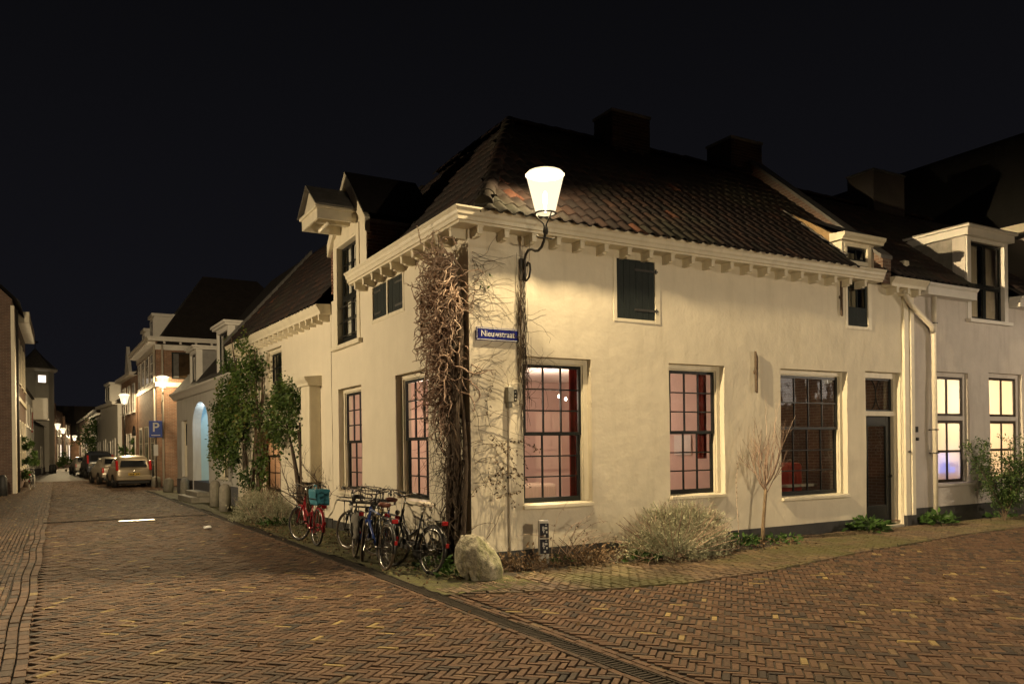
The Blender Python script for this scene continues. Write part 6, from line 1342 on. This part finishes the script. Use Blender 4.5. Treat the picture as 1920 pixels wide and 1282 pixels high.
climber('tall leafy ivy covering the end of the lower house', -0.28, 12.0, 0.055, [(-0.6, 1.6, 2.3, 4.2, 0.55, 3300), (1.2, 3.6, 2.2, 3.9, 0.6, 4200), (2.6, 4.4, 1.5, 3.3, 0.6, 2800), (1.2, 2.3, 1.4, 2.6, 0.5, 1300), (-0.5, 0.3, 0.3, 2.2, 0.3, 1000), (1.0, 1.5, 0.2, 1.4, 0.3, 400), (0.3, 1.3, 4.0, 4.9, 0.4, 700), (2.4, 3.4, 3.9, 5.2, 0.4, 800), (3.2, 3.9, 0.9, 1.7, 0.5, 500)], None, [(0.2, 4.6, 0.03), (0.45, 4.4, 0.04), (1.25, 5.2, 0.025)])
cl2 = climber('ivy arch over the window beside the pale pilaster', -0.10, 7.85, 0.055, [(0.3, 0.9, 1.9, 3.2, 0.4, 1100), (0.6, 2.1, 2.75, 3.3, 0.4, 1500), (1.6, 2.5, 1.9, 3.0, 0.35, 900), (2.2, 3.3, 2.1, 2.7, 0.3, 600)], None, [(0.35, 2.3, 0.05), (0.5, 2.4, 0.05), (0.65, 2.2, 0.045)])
LP = [(-0.1 - abs(random.gauss(0, 0.14)), 2.9 + random.gauss(0, 0.55), 2.2 + random.gauss(0, 0.2)) for _ in range(1500)]; foliage('dry_foliage', cl2, LP, 0.05, m_leaf_o, (-0.3, 0, -1.0), aspect=0.3)
bs = thing('bare_wall_shrub', 'dark leafless shrub spreading behind the red bicycle', 'shrub', -0.22, 7.3, 0); tw = Twigs()
def shrubby(tw, base, d, n, step, r, depth, jit=0.16, pull=(0, 0, 0.02), rnd=None):
    pts = walk_pts(base, d, n, step, jit, pull); tw.add(pts, r, r*0.5, random.random() if rnd is None else rnd, 4 if r < 0.02 else 6)
    if depth:
        for k in range(random.randrange(2, 5)):
            i = random.randrange(max(1, len(pts)//3), len(pts)); q = pts[i] - pts[max(0, i-1)]
            shrubby(tw, pts[i], q.normalized() + Vector((random.gauss(0, 0.45), random.gauss(0, 0.55), random.gauss(0.15, 0.4))), max(3, int(n*0.75)), step*0.8, r*0.5, depth-1, jit, pull, rnd)
for k in range(9): shrubby(tw, (random.gauss(0, 0.05), random.gauss(0.2, 0.25), 0), (random.gauss(-0.05, 0.1), random.gauss(-0.15, 0.4), 1), 9, 0.13, 0.022, 3)
tw.build('branches', m_twig_d, bs)

# bushes: clumped small leaves over woody stems
def bush(name, label, x, y, rx, ry, rz, n, size, mat, stems=14, z0=0.0, D=(0, 0, 0.8), cat='bush', tops=0, stemmat=None, aspect=0.28, rot=0.0, clumps=60, spread=0.9):
    p = thing(name, label, cat, x, y, z0, rot); LP = []; R_ = []
    for c in range(clumps):
        a = random.random()*6.283; e = math.acos(random.uniform(-0.12, 1.0)); k = random.uniform(0.72, 1.04) + 0.14*noise.noise((math.cos(a)*1.6, math.sin(a)*1.6, e*2 + x))
        cx_, cy_, cz_ = rx*k*math.sin(e)*math.cos(a), ry*k*math.sin(e)*math.sin(a), max(0.03, rz*k*math.cos(e)*0.95 + 0.05); sh = random.gauss(0, 0.15); s0 = random.uniform(0.6, 1.4)
        for _ in range(n//clumps):
            q = (cx_ + random.gauss(0, 0.085*s0), cy_ + random.gauss(0, 0.085*s0), max(0.0, cz_ + random.gauss(0, 0.075*s0))); LP.append(q); R_.append(0.35 + sh + random.gauss(0, 0.15) + 0.25*(q[2]/rz))
    D_ = np.array(LP); D_ = D_/np.maximum(0.05, np.linalg.norm(D_, axis=1))[:, None]*0.8 + np.array(D)
    foliage('leaf_mass', p, LP, size, mat, D_, np.array(R_), aspect=aspect, spread=spread)
    tw = Twigs()
    for k in range(stems):
        a = random.random()*6.283; pts = walk_pts((0.1*math.cos(a), 0.1*math.sin(a), 0), (rx*math.cos(a)*0.9, ry*math.sin(a)*0.9, rz*0.9), 8, max(rx, rz)/8.5, 0.12); tw.add(pts, 0.010, 0.003, random.random(), 4)
    for k in range(tops):
        a = random.random()*6.283; q = random.uniform(0.2, 0.9); bx_, by_ = rx*q*math.cos(a), ry*q*math.sin(a); bz_ = rz*math.sqrt(max(0.05, 1-q*q))*0.85
        pts = walk_pts((bx_, by_, bz_), (0.45*math.cos(a), 0.35*math.sin(a), 1), 5, random.uniform(0.04, 0.075), 0.1); tw.add(pts, 0.003, 0.0015, random.random(), 3)
    tw.build('twigs', stemmat or m_twig, p); return p
bush('lavender_bush', 'rounded grey lavender bush growing under the second front window', 3.55, -0.62, 0.85, 0.48, 0.66, 13000, 0.07, m_leaf_g, 30, tops=160, clumps=130, z0=0.03)
bush('dried_bush', 'straggly dry brown bush spilling over the pavement edge', 2.95, -1.02, 1.0, 0.38, 0.38, 5200, 0.06, m_leaf_g, 70, tops=60, stemmat=m_twig, clumps=90, z0=0.02, D=(0, 0, 0.2))
bush('litter_bush', 'brown heap of dead stems between marker post and lavender', 1.65, -0.70, 0.60, 0.28, 0.12, 800, 0.055, m_leaf_b, 40, tops=20, stemmat=m_twig_d, clumps=50, aspect=0.5, D=(0, 0, 0.1)); bush('litter_bush', 'brown heap of dead stems between boulder and marker post', 0.45, -0.66, 0.42, 0.30, 0.11, 500, 0.06, m_leaf_b, 30, tops=10, stemmat=m_twig_d, clumps=36, aspect=0.5, D=(0, 0, 0.1))
bush('lavender_bush', 'grey lavender bush at the foot of the ivy house', -0.95, 9.9, 0.48, 1.05, 0.68, 6000, 0.06, m_leaf_g, 40, tops=120, clumps=90); bush('lavender_bush', 'smaller grey lavender bush beside the flower box', -0.75, 8.6, 0.40, 0.6, 0.55, 2600, 0.06, m_leaf_g, 26, tops=60, clumps=50)
# tall brown whips of the dry rose next to the marker post
rs = thing('dry_rose', 'arching dry rose stems leaning over the marker post', 'shrub', 1.35, -0.5, 0.02); tw = Twigs(); LP = []
for k in range(16):
    pts = walk_pts((random.gauss(0, 0.12), random.gauss(0, 0.06), 0), (random.gauss(0.55, 0.5), random.gauss(0, 0.1), 1), random.randrange(9, 15), 0.07, 0.08, (0.03, 0, -0.085)); tw.add(pts, 0.006, 0.0025, random.random(), 4)
    for q in pts[5:]:
        if random.random() < 0.5: LP.append(tuple(q)); tw.add(walk_pts(q, (random.gauss(0, 1), random.gauss(0, 0.4), random.gauss(0.2, 0.6)), 3, 0.04, 0.2), 0.003, 0.0015, random.random(), 3)
tw.build('stems', m_twig, rs); foliage('dead_leaves', rs, LP, 0.045, m_leaf_b)
# young tree in front of the wide window
yt = thing('young_tree', 'small leafless tree standing before the wide dark window', 'tree', 5.50, -0.45, 0.02); t = MB(); t.tube([(0, 0, -0.05), (0.015, 0, 0.25), (0.05, 0, 0.55), (0.085, 0, 0.84), (0.095, 0, 0.95)], [0.042, 0.033, 0.029, 0.028, 0.024], 8); t.build('trunk', M('pale_bark', (0.20, 0.14, 0.085), 0.85, 0.25, 14, 0.5, 50), yt, True)
tw = Twigs()
for k in range(13):
    a = 2*math.pi*k/13 + random.gauss(0, 0.2); shrubby(tw, (0.09, 0, 0.84 + 0.012*k), (math.cos(a)*1.0, math.sin(a)*0.55, random.uniform(0.45, 1.5)), 9, 0.085, 0.012, 2, 0.10, (0, 0, 0.10), random.random()*0.8)
for (dx, dz) in ((0.35, 1.0), (0.22, 1.0), (0.42, 0.8), (0.3, 1.2)): tw.add(walk_pts((0.12, 0, 1.0), (dx, 0, dz), 12, 0.13, 0.04, (0, 0, 0.03)), 0.010, 0.003, 0.8, 4)
tw.build('crown', m_twig, yt)
sp_ = thing('dry_stalk', 'single dry upright stalk standing beside the young tree', 'plant', 5.02, -0.35, 0.02); tw = Twigs(); q = walk_pts((0, 0, 0), (0.03, 0, 1), 16, 0.088, 0.03); tw.add(q, 0.008, 0.004, 0.8, 4); tw.build('stalk', m_twig, sp_); foliage('dead_leaves', sp_, [tuple(p) for p in q[6:] for _ in range(2)], 0.035, m_leaf_b)
# green weeds
def weed(label, x, y, r, n, h=0.22, size=0.16, mat=None, z=0.02):
    p = thing('weed', label, 'weed', x, y, z); LP = []; D = []
    for k in range(n):
        a = random.random()*6.283; q = random.uniform(0.05, r); LP.append((q*math.cos(a), q*math.sin(a)*0.7, random.uniform(0.02, h)*(1-0.6*q/r))); D.append((math.cos(a), math.sin(a), 0.35))
    foliage('leaf_mass', p, LP, size, mat or m_leaf_w, np.array(D), aspect=0.42, spread=0.45, fold=0.4); return p
weed('leafy green weed at the foot of the front door plinth', 8.55, -0.30, 0.42, 130, 0.30, 0.19); weed('leafy green weed by the downpipe of the grey house', 10.85, -0.32, 0.40, 120, 0.26, 0.18); weed('green weed growing through the dried bush', 2.35, -1.05, 0.28, 60, 0.16, 0.13); weed('green tuft growing behind the marker post', 1.18, -0.62, 0.2, 40, 0.14, 0.10)
weed('green weed between lavender and young tree', 4.75, -0.72, 0.28, 80, 0.28, 0.13); weed('low green plants around the young tree', 5.75, -0.55, 0.5, 120, 0.16, 0.10); weed('green weed under the spotted saddle bicycle', -0.55, 0.05, 0.3, 80, 0.22, 0.13); weed('grassy weed between bicycle and boulder', -0.62, -0.72, 0.25, 90, 0.18, 0.12)
weed('small green plant below the flower box', -0.95, 8.2, 0.35, 90, 0.22, 0.14); weed('low weed against the grey house wall', 13.2, -0.25, 0.4, 70, 0.12, 0.12)
# shrub before the grey house
sb = thing('evergreen_shrub', 'dark green evergreen shrub between the lit windows', 'shrub', 12.75, -0.62, 0); LP = []; R_ = []; tw = Twigs(); ends = []
for k in range(14):
    a = random.random()*6.283; pts = walk_pts((0, 0, 0), (0.26*math.cos(a), 0.2*math.sin(a), 1), random.randrange(9, 17), 0.135, 0.11); tw.add(pts, 0.014, 0.004, random.random(), 4)
    for i, q in enumerate(pts[3:]):
        for _ in range(2):
            e = walk_pts(q, (random.gauss(0, 1), random.gauss(0, 0.6), random.gauss(0.2, 0.4)), 4, 0.075, 0.2); tw.add(e, 0.004, 0.002, random.random(), 3); sh = random.gauss(0, 0.15)
            for z in e:
                for _ in range(5): LP.append((z.x + random.gauss(0, 0.045), min(0.5, z.y + random.gauss(0, 0.045)), max(0.03, z.z + random.gauss(0, 0.045)))); R_.append(0.25 + sh + random.gauss(0, 0.15))
tw.build('stems', m_twig_d, sb); foliage('leaf_mass', sb, LP, 0.062, m_leaf, (0, 0, 0.3), np.array(R_), aspect=0.5)
# flower box and far greenery
fb = thing('flower_box', 'green wooden flower box with heather under the lit window', 'flower box', -0.32, 11.05, 0.30, 0.055); boxpart('trough', M('green_boards', (0.05, 0.075, 0.05), 0.7, 0.2, 8, 0.3, 40), fb, (-0.22, 0.1, -0.6, 0.75, 0.0, 0.24), bevel=0.012)
foliage('heather', fb, [(-0.06 + random.gauss(0, 0.07), random.uniform(-0.55, 0.7), 0.24 + abs(random.gauss(0, 0.09))) for _ in range(900)], 0.05, m_leaf_o, (0, 0, 1), aspect=0.25)
def far_tree(name, label, x, y, r, h, n, trunk, cat='tree'):
    p = thing(name, label, cat, x, y); LP = []; R_ = []
    if trunk: b = MB(); b.tube([(0, 0, 0), (0.05, 0, trunk)], [0.12, 0.07], 8); b.build('trunk', m_bark, p, True)
    for c in range(max(10, n//80)):
        v = Vector((random.gauss(0, 1), random.gauss(0, 1), random.gauss(0, 1))).normalized()*random.uniform(0.45, 1.0); c0 = Vector((v.x*r, v.y*r, trunk*0.7 + (h-trunk*0.7)*(0.5 + 0.5*v.z))); sh = random.gauss(0, 0.15)
        for _ in range(80): q = c0 + Vector((random.gauss(0, r*0.16), random.gauss(0, r*0.16), random.gauss(0, r*0.15))); LP.append((q.x, q.y, max(0.05, q.z))); R_.append(0.4 + sh + random.gauss(0, 0.15))
    foliage('crown', p, LP, 0.17, m_leaf, None, np.array(R_), aspect=0.6)
far_tree('street_tree', 'round dark green tree overhanging the parked cars', -2.3, 62.8, 1.5, 4.6, 4500, 1.4); far_tree('hedge_shrub', 'small clipped shrub by the dark gables', -4.6, 77, 0.7, 1.7, 900, 0.2, 'shrub'); far_tree('rose_climber', 'leafy climber at the foot of the lamp post', -1.55, 42.8, 0.55, 2.8, 1300, 0.3, 'climber'); far_tree('wall_climber', 'brown leafy climber hanging behind the far bicycle', -6.75, 37.5, 0.5, 3.0, 1000, 0.3, 'climber')
# fallen leaves and moss tufts
lit = thing('leaf_litter', 'scattered fallen leaves along the wall and drain', 'leaf litter', 0, 0); lit['kind'] = 'stuff'
LP = [(random.uniform(-0.1, 6.0), -abs(random.gauss(0.55, 0.4)), 0.045 + random.random()*0.02) for _ in range(900)] + [(random.uniform(-1.35, -0.15), random.uniform(-1.2, 11), 0.03 + random.random()*0.015) for _ in range(700)] + [(-1.25 + random.gauss(0, 0.15), random.uniform(5, 11), 0.03) for _ in range(250)] + [(random.uniform(-5, 12), random.uniform(-7, -1.8), 0.012) for _ in range(60)]
LP = [p for p in LP if not (p[0] < -1.5 and p[1] > -2)]
foliage('leaves', lit, LP, 0.055, m_leaf_b, None, aspect=0.6)
tuft = thing('moss_tufts', 'short moss and grass along the bicycle verge', 'moss', 0, 0); tuft['kind'] = 'stuff'
LP = [(random.uniform(-1.3, -0.05), random.uniform(-1.6, 14), 0.012) for _ in range(5000)]; LP = [p for p in LP if noise.noise((p[0]*2.2, p[1]*1.3, 0)) > -0.05]
foliage('blades', tuft, LP, 0.035, m_leaf_w, (0, 0, 1.6), aspect=0.16, rnd=rng.random(len(LP))*0.4)
